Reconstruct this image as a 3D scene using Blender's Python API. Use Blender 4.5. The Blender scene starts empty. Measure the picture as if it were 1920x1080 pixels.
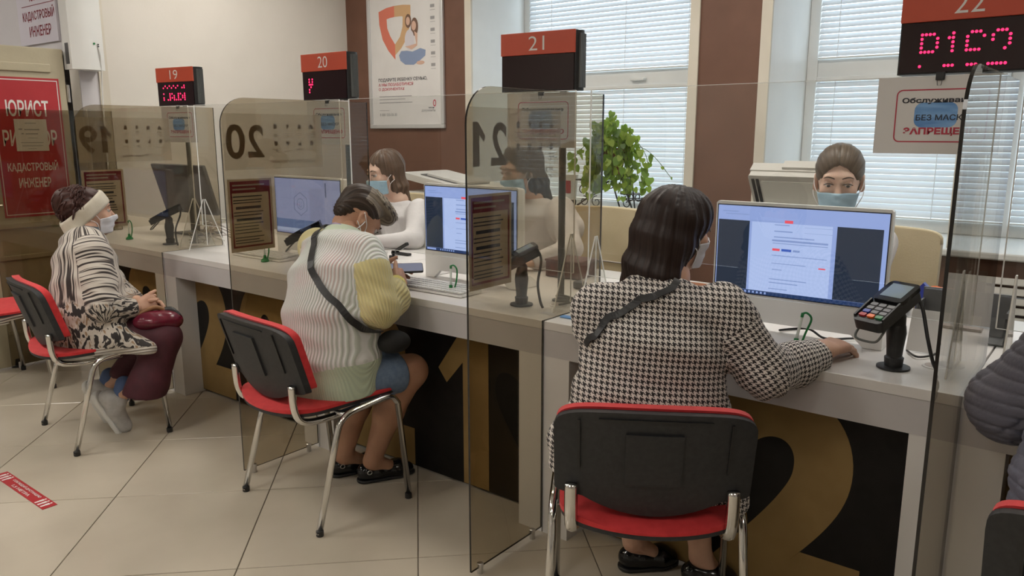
import bpy, bmesh, math, random
import numpy as np
from mathutils import Vector, Matrix
random.seed(7)
SC = bpy.context.scene
COL = SC.collection
PI = math.pi

# ------------------------------------------------------------------ camera, sky, exposure
cam = bpy.data.cameras.new('camera'); cam_ob = bpy.data.objects.new('camera', cam); COL.objects.link(cam_ob)
cam.sensor_width = 36.0; cam.lens = 36.0 * 1473.0 / 1920.0; cam.clip_start = 0.05
cam_ob.location = (1.466, -2.028, 1.355)
cam_ob.rotation_euler = (PI / 2 - 0.1955, 0, 0.6669)
SC.camera = cam_ob
SC.view_settings.view_transform = 'Standard'; SC.view_settings.look = 'None'
SC.view_settings.gamma = 1.0; SC.view_settings.use_curve_mapping = False
SC.view_settings.exposure = 0.10
world = bpy.data.worlds.new('overcast_sky'); SC.world = world; world.use_nodes = True
world.node_tree.nodes['Background'].inputs[0].default_value = (0.80, 0.90, 1.0, 1)
world.node_tree.nodes['Background'].inputs[1].default_value = 3.4
LAMP = 17.5           # ceiling panel emission

# ------------------------------------------------------------------ materials
def nodes_of(name):
    m = bpy.data.materials.new(name); m.use_nodes = True
    return m, m.node_tree.nodes, m.node_tree.links, m.node_tree.nodes['Principled BSDF']
def mat(name, c, rough=0.5, metal=0.0, spec=0.5, emit=None, es=1.0, trans=0.0, coat=0.0, sheen=0.0):
    m, n, l, p = nodes_of(name)
    p.inputs['Base Color'].default_value = (*c, 1); p.inputs['Roughness'].default_value = rough
    p.inputs['Metallic'].default_value = metal; p.inputs['Specular IOR Level'].default_value = spec
    p.inputs['Transmission Weight'].default_value = trans; p.inputs['Coat Weight'].default_value = coat
    p.inputs['Sheen Weight'].default_value = sheen
    if emit is not None:
        p.inputs['Emission Color'].default_value = (*emit, 1); p.inputs['Emission Strength'].default_value = es
    return m
def mixed(name, c1, c2, scale=8.0, detail=4.0, rough=0.5, lo=0.35, hi=0.65, bump=0.0, bscale=None, stretch=(1, 1, 1), coord='Object', spec=0.5, metal=0.0, sheen=0.0, rough2=None):
    """two-tone noise material with fine bump"""
    m, n, l, p = nodes_of(name)
    tc = n.new('ShaderNodeTexCoord'); mp = n.new('ShaderNodeMapping'); mp.inputs['Scale'].default_value = stretch
    l.new(tc.outputs[coord], mp.inputs[0])
    nz = n.new('ShaderNodeTexNoise'); nz.inputs['Scale'].default_value = scale; nz.inputs['Detail'].default_value = detail
    l.new(mp.outputs[0], nz.inputs['Vector'])
    rp = n.new('ShaderNodeValToRGB'); e = rp.color_ramp.elements
    e[0].position = lo; e[1].position = hi; e[0].color = (*c1, 1); e[1].color = (*c2, 1)
    l.new(nz.outputs[0], rp.inputs[0]); l.new(rp.outputs[0], p.inputs['Base Color'])
    p.inputs['Roughness'].default_value = rough; p.inputs['Specular IOR Level'].default_value = spec
    p.inputs['Metallic'].default_value = metal; p.inputs['Sheen Weight'].default_value = sheen
    if bump:
        n2 = n.new('ShaderNodeTexNoise'); n2.inputs['Scale'].default_value = bscale or scale * 4; n2.inputs['Detail'].default_value = 6
        l.new(mp.outputs[0], n2.inputs['Vector'])
        b = n.new('ShaderNodeBump'); b.inputs['Strength'].default_value = bump; b.inputs['Distance'].default_value = 0.01
        l.new(n2.outputs[0], b.inputs['Height']); l.new(b.outputs[0], p.inputs['Normal'])
    return m
def clear(name, tint, refl=0.04, rough=0.0, power=1.0):
    """sheet acrylic: tinted see-through with Fresnel reflection on each face"""
    m = bpy.data.materials.new(name); m.use_nodes = True; n = m.node_tree.nodes; l = m.node_tree.links; n.clear()
    o = n.new('ShaderNodeOutputMaterial'); mx = n.new('ShaderNodeMixShader'); t = n.new('ShaderNodeBsdfTransparent'); g = n.new('ShaderNodeBsdfGlossy')
    t.inputs[0].default_value = (*tint, 1); g.inputs['Roughness'].default_value = rough
    lw = n.new('ShaderNodeLayerWeight'); lw.inputs[0].default_value = 0.5            # Schlick on |cos|, the same from both faces
    pw = n.new('ShaderNodeMath'); pw.operation = 'POWER'; pw.inputs[1].default_value = 5.0
    ma = n.new('ShaderNodeMath'); ma.operation = 'MULTIPLY_ADD'; ma.inputs[1].default_value = 1 - refl; ma.inputs[2].default_value = refl
    l.new(lw.outputs['Facing'], pw.inputs[0]); l.new(pw.outputs[0], ma.inputs[0])
    l.new(ma.outputs[0], mx.inputs[0]); l.new(t.outputs[0], mx.inputs[1]); l.new(g.outputs[0], mx.inputs[2]); l.new(mx.outputs[0], o.inputs[0])
    return m
def veil(name, c, alpha, rough=0.4):
    """translucent film: part diffuse, part see-through"""
    m, n, l, p = nodes_of(name)
    p.inputs['Base Color'].default_value = (*c, 1); p.inputs['Alpha'].default_value = alpha; p.inputs['Roughness'].default_value = rough
    return m
def glow(name, c, s):
    m = bpy.data.materials.new(name); m.use_nodes = True; n = m.node_tree.nodes; l = m.node_tree.links; n.clear()
    o = n.new('ShaderNodeOutputMaterial'); e = n.new('ShaderNodeEmission'); e.inputs[0].default_value = (*c, 1); e.inputs[1].default_value = s
    l.new(e.outputs[0], o.inputs[0]); return m
def skinmat(name, c, c2):
    m = mixed(name, c, c2, scale=14, detail=5, rough=0.5, bump=0.08, bscale=160, spec=0.35)
    p = m.node_tree.nodes['Principled BSDF']; p.inputs['Subsurface Weight'].default_value = 0.12
    p.inputs['Subsurface Radius'].default_value = (0.02, 0.008, 0.004); p.inputs['Subsurface Scale'].default_value = 0.3
    return m

M = {}
M['white_wall'] = mixed('white_paint', (0.66, 0.62, 0.56), (0.70, 0.66, 0.60), 2.5, rough=0.75, bump=0.05, bscale=90)
M['lavender_wall'] = mixed('cool_white_paint', (0.56, 0.54, 0.56), (0.60, 0.58, 0.60), 3, rough=0.7)
M['brown_wall'] = mixed('brown_paint', (0.135, 0.062, 0.038), (0.16, 0.075, 0.047), 5, rough=0.6)
M['ceiling'] = mixed('ceiling_paint', (0.72, 0.70, 0.66), (0.76, 0.74, 0.70), 3, rough=0.9)
M['grout'] = mixed('grout', (0.13, 0.11, 0.09), (0.17, 0.145, 0.12), 30, rough=0.9)
M['tile'] = mixed('porcelain_tile', (0.46, 0.405, 0.325), (0.54, 0.48, 0.39), 2.2, detail=8, rough=0.17, spec=0.45, lo=0.3, hi=0.7)
M['pvc'] = mixed('white_plastic_frame', (0.70, 0.70, 0.68), (0.74, 0.74, 0.72), 4, rough=0.35)
M['cream_trim'] = mixed('cream_trim', (0.60, 0.55, 0.46), (0.65, 0.60, 0.51), 4, rough=0.6)
M['door_paint'] = mixed('beige_door_paint', (0.42, 0.37, 0.26), (0.47, 0.42, 0.30), 3, rough=0.45, bump=0.05, bscale=60)
M['laminate'] = mixed('white_laminate', (0.68, 0.66, 0.645), (0.73, 0.71, 0.69), 3, rough=0.32, bump=0.02, bscale=200)
M['laminate_shaded'] = mixed('shaded_white_laminate', (0.52, 0.50, 0.505), (0.56, 0.54, 0.545), 6, rough=0.4)  # apron's white laminate, darker and cooler: shade away from the windows in its colour
M['black_panel'] = mixed('black_film', (0.009, 0.008, 0.0075), (0.013, 0.0115, 0.011), 20, rough=0.45, bump=0.05, bscale=400, spec=.22)
M['gold'] = mixed('gold_film', (0.30, 0.195, 0.075), (0.34, 0.225, 0.09), 10, rough=0.45, bump=0.05, bscale=400, spec=.25)
M['tint'] = clear('bronze_acrylic', (0.765, 0.725, 0.65))
M['tint_edge'] = mat('bronze_acrylic_edge', (0.015, 0.013, 0.012), 0.12)
M['clear'] = clear('clear_acrylic', (0.955, 0.96, 0.955))
M['clear_edge'] = mat('acrylic_edge', (0.92, 0.93, 0.91), 0.25, spec=0.6)
M['glass'] = clear('window_glass', (0.93, 0.96, 0.96))
M['frost'] = veil('frosted_film', (0.62, 0.56, 0.46), 0.40)
M['film_print'] = mat('film_print', (0.17, 0.125, 0.075), 0.5)
M['film_grey'] = mat('film_fine_print', (0.30, 0.24, 0.18), 0.5)
M['steel'] = mat('brushed_steel', (0.62, 0.61, 0.60), 0.28, 1.0)
M['chrome'] = mat('chrome_tube', (0.74, 0.73, 0.71), 0.13, 1.0)
M['post'] = mixed('grey_green_post', (0.10, 0.105, 0.10), (0.125, 0.13, 0.125), 8, rough=0.4)
M['blk'] = mixed('black_plastic', (0.012, 0.012, 0.013), (0.02, 0.02, 0.021), 60, rough=0.42, bump=0.1, bscale=500)
M['blk_soft'] = mixed('black_chair_shell', (0.020, 0.021, 0.023), (0.028, 0.029, 0.031), 80, rough=0.55, bump=0.12, bscale=700)
M['blk_gloss'] = mat('black_glossy_plastic', (0.008, 0.008, 0.009), 0.12)
M['orange'] = mixed('orange_red_print', (0.50, 0.065, 0.028), (0.54, 0.08, 0.035), 4, rough=0.4)
M['red_print'] = mixed('red_print', (0.40, 0.022, 0.03), (0.44, 0.028, 0.035), 4, rough=0.4)
M['white_print'] = mat('white_print', (0.72, 0.70, 0.67), 0.5)
M['black_print'] = mat('black_print', (0.03, 0.03, 0.04), 0.6)
M['grey_print'] = mat('grey_print', (0.30, 0.29, 0.29), 0.6)
M['mid_print'] = mat('taupe_print', (0.42, 0.38, 0.36), 0.6)
M['maroon_print'] = mat('maroon_print', (0.22, 0.02, 0.035), 0.5)
M['red_text'] = mat('red_ink', (0.45, 0.03, 0.06), 0.5)
M['paper'] = mixed('white_paper', (0.64, 0.62, 0.60), (0.68, 0.66, 0.64), 6, rough=0.6)
M['paper_tan'] = mixed('printed_tan_paper', (0.60, 0.53, 0.43), (0.64, 0.57, 0.47), 6, rough=0.5)
M['led'] = glow('red_led', (1.0, 0.02, 0.09), 3.2)
M['led_dim'] = glow('red_led_dim', (1.0, 0.02, 0.06), 1.5)
M['red_cloth'] = mixed('red_upholstery', (0.56, 0.020, 0.024), (0.64, 0.030, 0.034), 40, rough=0.75, bump=0.15, bscale=900, sheen=0.15)
M['mon_white'] = mixed('white_monitor_shell', (0.84, 0.83, 0.81), (0.87, 0.86, 0.84), 5, rough=0.35)
M['mon_grey'] = mixed('grey_monitor_shell', (0.10, 0.10, 0.105), (0.13, 0.13, 0.135), 6, rough=0.45)
M['bezel'] = mat('screen_bezel', (0.01, 0.012, 0.03), 0.2)
M['scr'] = glow('screen_light', (0.38, 0.50, 0.93), 0.80)
M['scr_page'] = glow('screen_page', (0.50, 0.62, 0.98), 0.90)
M['scr_lav'] = glow('screen_lavender', (0.42, 0.48, 0.86), 0.78)
M['scr_dark'] = glow('screen_dark', (0.022, 0.032, 0.055), 1.0)
M['scr_bar'] = glow('screen_taskbar', (0.02, 0.045, 0.13), 1.0)
M['scr_text'] = glow('screen_text', (0.24, 0.33, 0.62), 1.0)
M['scr_red'] = glow('screen_red', (0.85, 0.10, 0.14), 1.0)
M['scr_blue'] = glow('screen_blue', (0.05, 0.12, 0.50), 1.0)
M['scr_mid'] = glow('screen_band', (0.16, 0.24, 0.52), 0.85)
M['scr_line'] = glow('screen_line', (0.15, 0.19, 0.38), 0.8)
M['green'] = mat('green_plastic', (0.012, 0.20, 0.055), 0.3)
M['green_tr'] = mat('clear_pen_barrel', (0.70, 0.76, 0.72), 0.1, spec=0.6)
M['cable_w'] = mat('pale_cable', (0.50, 0.47, 0.38), 0.5)
M['cream_leather'] = mixed('cream_leather', (0.56, 0.46, 0.29), (0.62, 0.52, 0.34), 6, rough=0.42, bump=0.1, bscale=160)
M['device'] = mixed('pale_device_shell', (0.55, 0.53, 0.49), (0.59, 0.57, 0.53), 5, rough=0.4)
M['device_dark'] = mat('dark_device_slot', (0.08, 0.08, 0.08), 0.4)
M['iron'] = mat('black_iron', (0.012, 0.012, 0.014), 0.45)
M['wood_orange'] = mixed('orange_brown_wood', (0.30, 0.10, 0.035), (0.36, 0.13, 0.05), 4, rough=0.35, stretch=(1, 8, 1))
M['brown_box'] = mixed('dark_red_brown_board', (0.11, 0.045, 0.035), (0.14, 0.06, 0.045), 6, rough=0.5)
M['blue'] = mat('blue_plastic', (0.02, 0.04, 0.34), 0.35)
M['blue_pale'] = mat('pale_blue_card', (0.16, 0.35, 0.70), 0.5)
M['orange_pl'] = mat('orange_plastic', (0.85, 0.16, 0.02), 0.35)
M['mask_blue'] = mixed('blue_medical_mask', (0.33, 0.50, 0.62), (0.38, 0.56, 0.68), 30, rough=0.8, bump=0.1, bscale=500)
M['mask_white'] = mixed('white_medical_mask', (0.62, 0.62, 0.66), (0.68, 0.68, 0.72), 30, rough=0.8, bump=0.1, bscale=500)
M['white_cloth'] = mixed('white_blouse', (0.66, 0.63, 0.63), (0.72, 0.69, 0.69), 12, rough=0.8, bump=0.25, bscale=40)
M['slat'] = None; M['green_stem'] = mat('plant_stem', (.10, .14, .03), .6)

# ------------------------------------------------------------------ mesh helpers
def link(name, me, m=None, parent=None, smooth=False):
    o = bpy.data.objects.new(name, me); COL.objects.link(o)
    if m is not None and not me.materials: me.materials.append(m)
    if parent is not None: o.parent = parent
    if smooth:
        for p in me.polygons: p.use_smooth = True
    return o
def tag(o, label=None, cat=None, group=None, kind=None):
    if label: o['label'] = label
    if cat: o['category'] = cat
    if group: o['group'] = group
    if kind: o['kind'] = kind
    return o
def thing(name, label, cat, loc=(0, 0, 0), rz=0.0, group=None):
    o = bpy.data.objects.new(name, None); COL.objects.link(o); o.empty_display_size = 0.1
    o.location = loc; o.rotation_euler = (0, 0, rz)
    return tag(o, label, cat, group)
def copy_tree(o, parent=None):
    c = o.copy(); COL.objects.link(c)
    if parent is not None: c.parent = parent
    for ch in list(o.children): copy_tree(ch, c)
    return c
class MB:
    def __init__(s): s.bm = bmesh.new()
    def box(s, c, size, rot=None, bev=0.0, seg=2):
        g = bmesh.ops.create_cube(s.bm, size=1.0); vs = g['verts']
        mtx = Matrix.Translation(c) @ (rot.to_4x4() if rot is not None else Matrix.Identity(4)) @ Matrix.Diagonal((*size, 1))
        bmesh.ops.transform(s.bm, matrix=mtx, verts=vs)
        if bev:
            es = list({e for v in vs for e in v.link_edges})
            bmesh.ops.bevel(s.bm, geom=es, offset=bev, segments=seg, profile=0.5, affect='EDGES')
        return s
    def bb(s, x0, x1, y0, y1, z0, z1, bev=0.0): return s.box(((x0 + x1) / 2, (y0 + y1) / 2, (z0 + z1) / 2), (abs(x1 - x0), abs(y1 - y0), abs(z1 - z0)), None, bev)
    def tube(s, pts, r, n=8, cap=True, flat=1.0, closed=False):
        pts = [Vector(p) for p in pts]; rs = r if isinstance(r, (list, tuple)) else [r] * len(pts)
        rings = []; up = None; N = len(pts)
        for i, p in enumerate(pts):
            if closed: t = pts[(i + 1) % N] - pts[i - 1]
            else: t = pts[min(i + 1, N - 1)] - pts[max(i - 1, 0)]
            t.normalize()
            if up is None:
                up = Vector((0, 0, 1)) if abs(t.z) < 0.9 else Vector((1, 0, 0))
            a = t.cross(up)
            if a.length < 1e-5: a = t.cross(Vector((0, 1, 0.01)))
            a.normalize(); b = a.cross(t); up = b
            rings.append([s.bm.verts.new(p + (a * math.cos(2 * PI * k / n) * flat + b * math.sin(2 * PI * k / n)) * rs[i]) for k in range(n)])
        for i in range(N if closed else N - 1):
            A = rings[i]; B = rings[(i + 1) % N]
            for k in range(n): s.bm.faces.new((A[k], A[(k + 1) % n], B[(k + 1) % n], B[k]))
        if cap and not closed:
            s.bm.faces.new(rings[0][::-1]); s.bm.faces.new(rings[-1])
        return s
    def lathe(s, prof, c=(0, 0, 0), n=20, rot=None):
        rings = []
        for (r, z) in prof:
            ring = []
            for k in range(n):
                v = Vector((r * math.cos(2 * PI * k / n), r * math.sin(2 * PI * k / n), z))
                if rot is not None: v = rot @ v
                ring.append(s.bm.verts.new(v + Vector(c)))
            rings.append(ring)
        for A, B in zip(rings, rings[1:]):
            for k in range(n): s.bm.faces.new((A[k], A[(k + 1) % n], B[(k + 1) % n], B[k]))
        s.bm.faces.new(rings[0][::-1]); s.bm.faces.new(rings[-1])
        return s
    def prism(s, poly, d0, d1, fn):
        """poly 2-D outline, fn(u,v,d) -> 3-D"""
        a = [s.bm.verts.new(fn(u, v, d0)) for u, v in poly]; b = [s.bm.verts.new(fn(u, v, d1)) for u, v in poly]
        n = len(poly)
        s.bm.faces.new(a); s.bm.faces.new(b[::-1])
        for i in range(n): s.bm.faces.new((a[i], b[i], b[(i + 1) % n], a[(i + 1) % n]))
        return s
    def grid(s, P, closed_u=False):
        nu, nv = len(P), len(P[0]); V = [[s.bm.verts.new(p) for p in row] for row in P]
        for i in range(nu - (0 if closed_u else 1)):
            for j in range(nv - 1): s.bm.faces.new((V[i][j], V[(i + 1) % nu][j], V[(i + 1) % nu][j + 1], V[i][j + 1]))
        return s
    def build(s, name, m, parent=None, smooth=False, auto=None, label=None, kind=None):
        bmesh.ops.recalc_face_normals(s.bm, faces=s.bm.faces)
        me = bpy.data.meshes.new(name); s.bm.to_mesh(me); s.bm.free()
        o = link(name, me, m, parent, smooth)
        if auto is not None:
            for p in me.polygons: p.use_smooth = True
            bmx = bmesh.new(); bmx.from_mesh(me)
            for e in bmx.edges:
                if len(e.link_faces) == 2 and e.calc_face_angle(0) > auto: e.smooth = False
            bmx.to_mesh(me); bmx.free()
        if label: o['label'] = label
        if kind: o['kind'] = kind
        return o
A30 = math.radians(32)
def rrect(x0, x1, y0, y1, r, n=6, corners=(1, 1, 1, 1)):
    """rounded rectangle outline, corners order: (x0,y0),(x1,y0),(x1,y1),(x0,y1)"""
    out = []
    for (cx, cy, a0, k) in ((x0, y0, PI, 0), (x1, y0, 1.5 * PI, 1), (x1, y1, 0, 2), (x0, y1, 0.5 * PI, 3)):
        if corners[k] and r > 0:
            rr = r * corners[k]
            ox = cx + (rr if cx == x0 else -rr); oy = cy + (rr if cy == y0 else -rr)
            for i in range(n + 1):
                a = a0 + 0.5 * PI * i / n; out.append((ox + rr * math.cos(a), oy + rr * math.sin(a)))
        else: out.append((cx, cy))
    return out
def cat_rom(pts, n=8, closed=False):
    P = [Vector(p) for p in pts]; out = []; N = len(P)
    for i in range(N if closed else N - 1):
        if closed: p0, p1, p2, p3 = P[i - 1], P[i], P[(i + 1) % N], P[(i + 2) % N]
        else: p0, p1, p2, p3 = P[max(i - 1, 0)], P[i], P[i + 1], P[min(i + 2, N - 1)]
        for k in range(n):
            t = k / n
            out.append(0.5 * ((2 * p1) + (p2 - p0) * t + (2 * p0 - 5 * p1 + 4 * p2 - p3) * t * t + (3 * p1 - p0 - 3 * p2 + p3) * t ** 3))
    if not closed: out.append(P[-1])
    return out
DG = bpy.context.evaluated_depsgraph_get
def text_mesh(body, offset=0.0, res=4):
    cu = bpy.data.curves.new('lettering', 'FONT'); cu.body = body; cu.size = 1.0; cu.offset = offset; cu.resolution_u = res
    ob = bpy.data.objects.new('lettering', cu); COL.objects.link(ob)
    dg = DG(); dg.update()
    me = bpy.data.meshes.new_from_object(ob.evaluated_get(dg))
    bpy.data.objects.remove(ob); bpy.data.curves.remove(cu)
    return me
def text_fit(body, x0, x1, y0, y1, fn, m, parent, name='lettering', offset=0.02, depth=0.0006, res=4):
    """text stretched into a box of a surface, fn(u,v,d) -> 3-D; a thin raised print"""
    me = text_mesh(body, offset, res)
    n = len(me.vertices); co = np.zeros(n * 3); me.vertices.foreach_get('co', co); co = co.reshape(-1, 3)
    lo, hi = co.min(0), co.max(0)
    u = x0 + (co[:, 0] - lo[0]) / (hi[0] - lo[0]) * (x1 - x0); v = y0 + (co[:, 1] - lo[1]) / max(1e-6, hi[1] - lo[1]) * (y1 - y0)
    out = np.array([fn(a, b, depth) for a, b in zip(u, v)]); me.vertices.foreach_set('co', out.ravel()); me.update()
    me.materials.clear(); me.materials.append(m)
    return link(name, me, None, parent)
def bars(rects, fn, m, parent, name='printed_lines', depth=0.0006):
    b = MB()
    for (x0, x1, y0, y1) in rects:
        vs = [b.bm.verts.new(fn(*p, depth)) for p in ((x0, y0), (x1, y0), (x1, y1), (x0, y1))]; b.bm.faces.new(vs)
    return b.build(name, m, parent)

# ================================================================== THE ROOM
WL = -3.62; YB = 2.3; YG = 2.95; ZC = 2.9
def struct(o, **k): o['kind'] = 'structure'; return tag(o, **k)
# floor: screed with diagonal tiles standing 3 mm proud of their joints
fl = MB().bb(-6.5, 4.2, -5.2, 3.1, -0.12, -0.004).build('floor', M['grout']); struct(fl)
TS = 0.805 / math.sqrt(2); q = TS - 0.0035
tile_me = None; ntile = 0
for i in range(-14, 14):
    for j in range(-14, 14):
        a = -2.21 + 0.805 * (i + 0.5); b = 0.64 + 0.805 * (j + 0.5)          # x+y , y-x
        x = (a - b) / 2; y = (a + b) / 2
        if not (-5.6 < x < 3.4 and -3.2 < y < 1.3): continue
        if x < -3.7 and y > 0.25: continue
        if tile_me is None:
            o = MB().box((0, 0, -0.006), (q, q, 0.012), None, 0.0012, 1).build('floor_tile', M['tile'], fl); tile_me = o.data
        else: o = link('floor_tile', tile_me, None, fl)
        o.location = (x, y, 0); o.rotation_euler = (0, 0, PI / 4 + PI / 2 * random.randrange(4)); ntile += 1
struct(MB().bb(-6.5, 4.2, -5.2, 3.1, ZC, ZC + 0.1).build('ceiling', M['ceiling']))
# back wall with three window openings
OP = [(-2.31, -0.625), (-0.175, 0.79), (0.885, 2.45)]
b = MB()
for x0, x1 in ((WL, OP[0][0]), (OP[0][1], OP[1][0]), (OP[1][1], OP[2][0]), (OP[2][1], 4.2)): b.bb(x0, x1, YB, YG + .05, 0.0, ZC)
for x0, x1 in OP: b.bb(x0, x1, YB, YG + .05, 0.0, 0.76); b.bb(x0, x1, YB, YG + .05, 2.72, ZC)
struct(b.build('wall_back', M['brown_wall']))
n_tr = 0
for k, (x0, x1) in enumerate(OP):
    b = MB()
    b.bb(x0 - .001, x0 + .012, YB + .004, YG, 0.76, 2.72); b.bb(x1 - .012, x1 + .001, YB + .004, YG, 0.76, 2.72); b.bb(x0, x1, YB + .004, YG, 2.70, 2.721)
    n_tr += 1; struct(b.build('trim_%d' % n_tr, M['pvc']))
    b = MB()
    b.bb(x0 - .045, x0 + .013, YB - .012, YB + .006, 0.80, 2.75); b.bb(x1 - .013, x1 + .045 if k != 1 else x1 + .02, YB - .012, YB + .006, 0.80, 2.75)
    n_tr += 1; struct(b.build('trim_%d' % n_tr, M['cream_trim']))
    n_tr += 1; struct(MB().bb(x0 - .03, x1 + (.03 if k != 1 else .01), YB - .06, YG, 0.765, 0.80, .008).build('trim_%d' % n_tr, M['pvc']))
# side walls and the room behind the camera
struct(MB().bb(WL - .12, WL, 0.205, YG + .05, 0, ZC).build('wall_left', M['white_wall']))
struct(MB().bb(WL + .001, WL + .022, 0.315, 0.372, 0, ZC).build('trim_20', M['cream_trim']))
struct(MB().bb(WL + .001, WL + .010, 0.206, 0.315, 0, ZC).build('trim_21', M['lavender_wall']))
b = MB(); b.bb(-4.50, WL - .12, 0.18, 0.30, 1.84, ZC); b.bb(-6.5, -4.50, 0.18, 0.30, 0, ZC)
struct(b.build('wall_entrance', M['lavender_wall']))
struct(MB().bb(-6.5, WL - .12, 1.6, 1.7, 0, ZC).build('wall_corridor', M['lavender_wall']))
struct(MB().bb(-6.6, -6.5, -5.2, 1.7, 0, ZC).build('wall_far', M['lavender_wall']))
struct(MB().bb(4.2, 4.3, -5.2, 3.0, 0, ZC).build('wall_right', M['white_wall']))
struct(MB().bb(-6.5, 4.2, -5.3, -5.2, 0, ZC).build('wall_front', M['white_wall']))
struct(MB().bb(WL, OP[2][1], YB - .014, YB, 0, .09).build('baseboard_back', M['cream_trim']))
# windows: plastic frames, panes, handle
for k, (x0, x1) in enumerate(OP):
    w = MB()
    z0, z1, zm = 0.80, 2.70, 1.725
    for (a0, a1, c0, c1) in ((x0 + .012, x0 + .075, z0, z1), (x1 - .075, x1 - .012, z0, z1), (x0 + .075, x1 - .075, z0, z0 + .07), (x0 + .075, x1 - .075, z1 - .06, z1), (x0 + .075, x1 - .075, zm - .07, zm + .055)):
        w.bb(a0, a1, YG - .05, YG + .02, c0, c1, .006)
    wo = struct(w.build('window_%d' % (k + 1), M['pvc']))
    for (c0, c1) in ((z0 + .07, zm - .07), (zm + .055, z1 - .06)):
        MB().bb(x0 + .07, x1 - .07, YG - .006, YG, c0, c1).build('pane', M['glass'], wo)
    hx = x0 + (x1 - x0) * .60
    MB().bb(hx - .055, hx + .055, YG - .085, YG - .05, zm - .022, zm - .002, .006).build('handle', M['pvc'], wo)
# venetian blinds, slat by slat
def slat_material():
    m = bpy.data.materials.new('pale_blind_slat'); m.use_nodes = True; n = m.node_tree.nodes; l = m.node_tree.links
    p = n['Principled BSDF']; p.inputs['Base Color'].default_value = (.66, .68, .70, 1); p.inputs['Roughness'].default_value = .4
    t = n.new('ShaderNodeBsdfTranslucent'); t.inputs[0].default_value = (.70, .74, .78, 1)
    mx = n.new('ShaderNodeMixShader'); mx.inputs[0].default_value = .16
    l.new(p.outputs[0], mx.inputs[1]); l.new(t.outputs[0], mx.inputs[2]); l.new(mx.outputs[0], n['Material Output'].inputs[0])
    return m
M['slat'] = slat_material(); M['cord'] = mat('white_cord', (.75, .76, .78), .6)
where = ['left', 'middle', 'right']
for k, (x0, x1) in enumerate(OP):
    for part, (z0, z1) in (('lower', (0.885, 1.648)), ('upper', (1.79, 2.62))):
        xa, xb = x0 + .085, x1 - .085; L = xb - xa
        t = thing('window_blind', 'pale venetian blind on the %s sash of the %s window' % (part, ('plant-side left', 'middle', 'far right')[k]), 'blind', ((xa + xb) / 2, YG - .075, 0), 0, 'venetian blinds')
        MB().bb(-L / 2, L / 2, -.014, .014, z1, z1 + .028, .004).build('head_rail', M['pvc'], t)
        MB().bb(-L / 2, L / 2, -.011, .011, z0 - .012, z0 - .002, .003).build('bottom_rail', M['pvc'], t)
        for fx in (-.36, 0.05, .36) if L > 1.2 else (-.36, .36): MB().tube([(fx * L, -.018, z0 - .01), (fx * L, -.018, z1)], .0024, 5).build('ladder_cord', M['cord'], t)
        n = round((z1 - z0) / .0325); step = (z1 - z0) / n; sme = None
        for i in range(n):
            if sme is None:
                bb_ = MB(); tilt = math.radians(60)
                prof = [(-.0178, 0.0), (-.006, .0018), (.006, .0018), (.0178, 0.0)]
                bb_.grid([[(xx, y_ * math.cos(tilt) - z_ * math.sin(tilt), y_ * math.sin(tilt) + z_ * math.cos(tilt)) for (y_, z_) in prof] for xx in (-L / 2, L / 2)])
                so = bb_.build('slat', M['slat'], t); sme = so.data
            else: so = link('slat', sme, None, t)
            so.location = (0, 0, z0 + step * (i + .5)); so.rotation_euler = (random.uniform(-.05, .05), random.uniform(-.0012, .0012), 0)
# radiator grilles below the sills
for k, (x0, x1) in enumerate(OP[1:]):
    t = thing('radiator_grille', 'slatted pale radiator grille under the %s' % ('sill behind the cream chair by the middle window' if k == 0 else 'sill of the far right window'), 'radiator', ((x0 + x1) / 2, YB - .03, 0), 0)
    L = (x1 - x0) - (.12 if k == 0 else .10)
    MB().bb(-L / 2, -L / 2 + .03, -.01, .028, .18, .70).bb(L / 2 - .03, L / 2, -.01, .028, .18, .70).build('side_post', M['device_dark'], t)
    sme = None
    for i in range(11):
        if sme is None: so = MB().box((0, 0, 0), (L - .06, .012, .034), Matrix.Rotation(math.radians(-18), 3, 'X'), .002, 1).build('louvre', M['device'], t); sme = so.data
        else: so = link('louvre', sme, None, t)
        so.location = (0, 0, .205 + i * .046)
# ceiling light panels
for i, (x, y, s) in enumerate([(-2.7, .95, 1), (-1.3, .95, 1), (.1, .95, 1), (1.5, .95, 1), (-3.0, -1.9, 1.6), (-1.2, -1.9, 1.15), (.6, -2.6, .6), (2.4, -1.6, .55), (-5.0, -1.2, .9), (-2.2, -4, .9), (1.0, -4, .5)]):
    t = thing('ceiling_light', 'square recessed ceiling light panel', 'lamp', (x, y, ZC), 0, 'ceiling light panels')
    b = MB()
    for (a0, a1, c0, c1) in ((-.31, .31, -.31, -.285), (-.31, .31, .285, .31), (-.31, -.285, -.285, .285), (.285, .31, -.285, .285)): b.bb(a0, a1, c0, c1, -.03, -.001)
    b.build('frame', M['pvc'], t)
    MB().bb(-.285, .285, -.285, .285, -.02, -.012).build('diffuser', glow('lamp_light_%d' % i, (1.0, .95, .87), LAMP * s), t)

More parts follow.
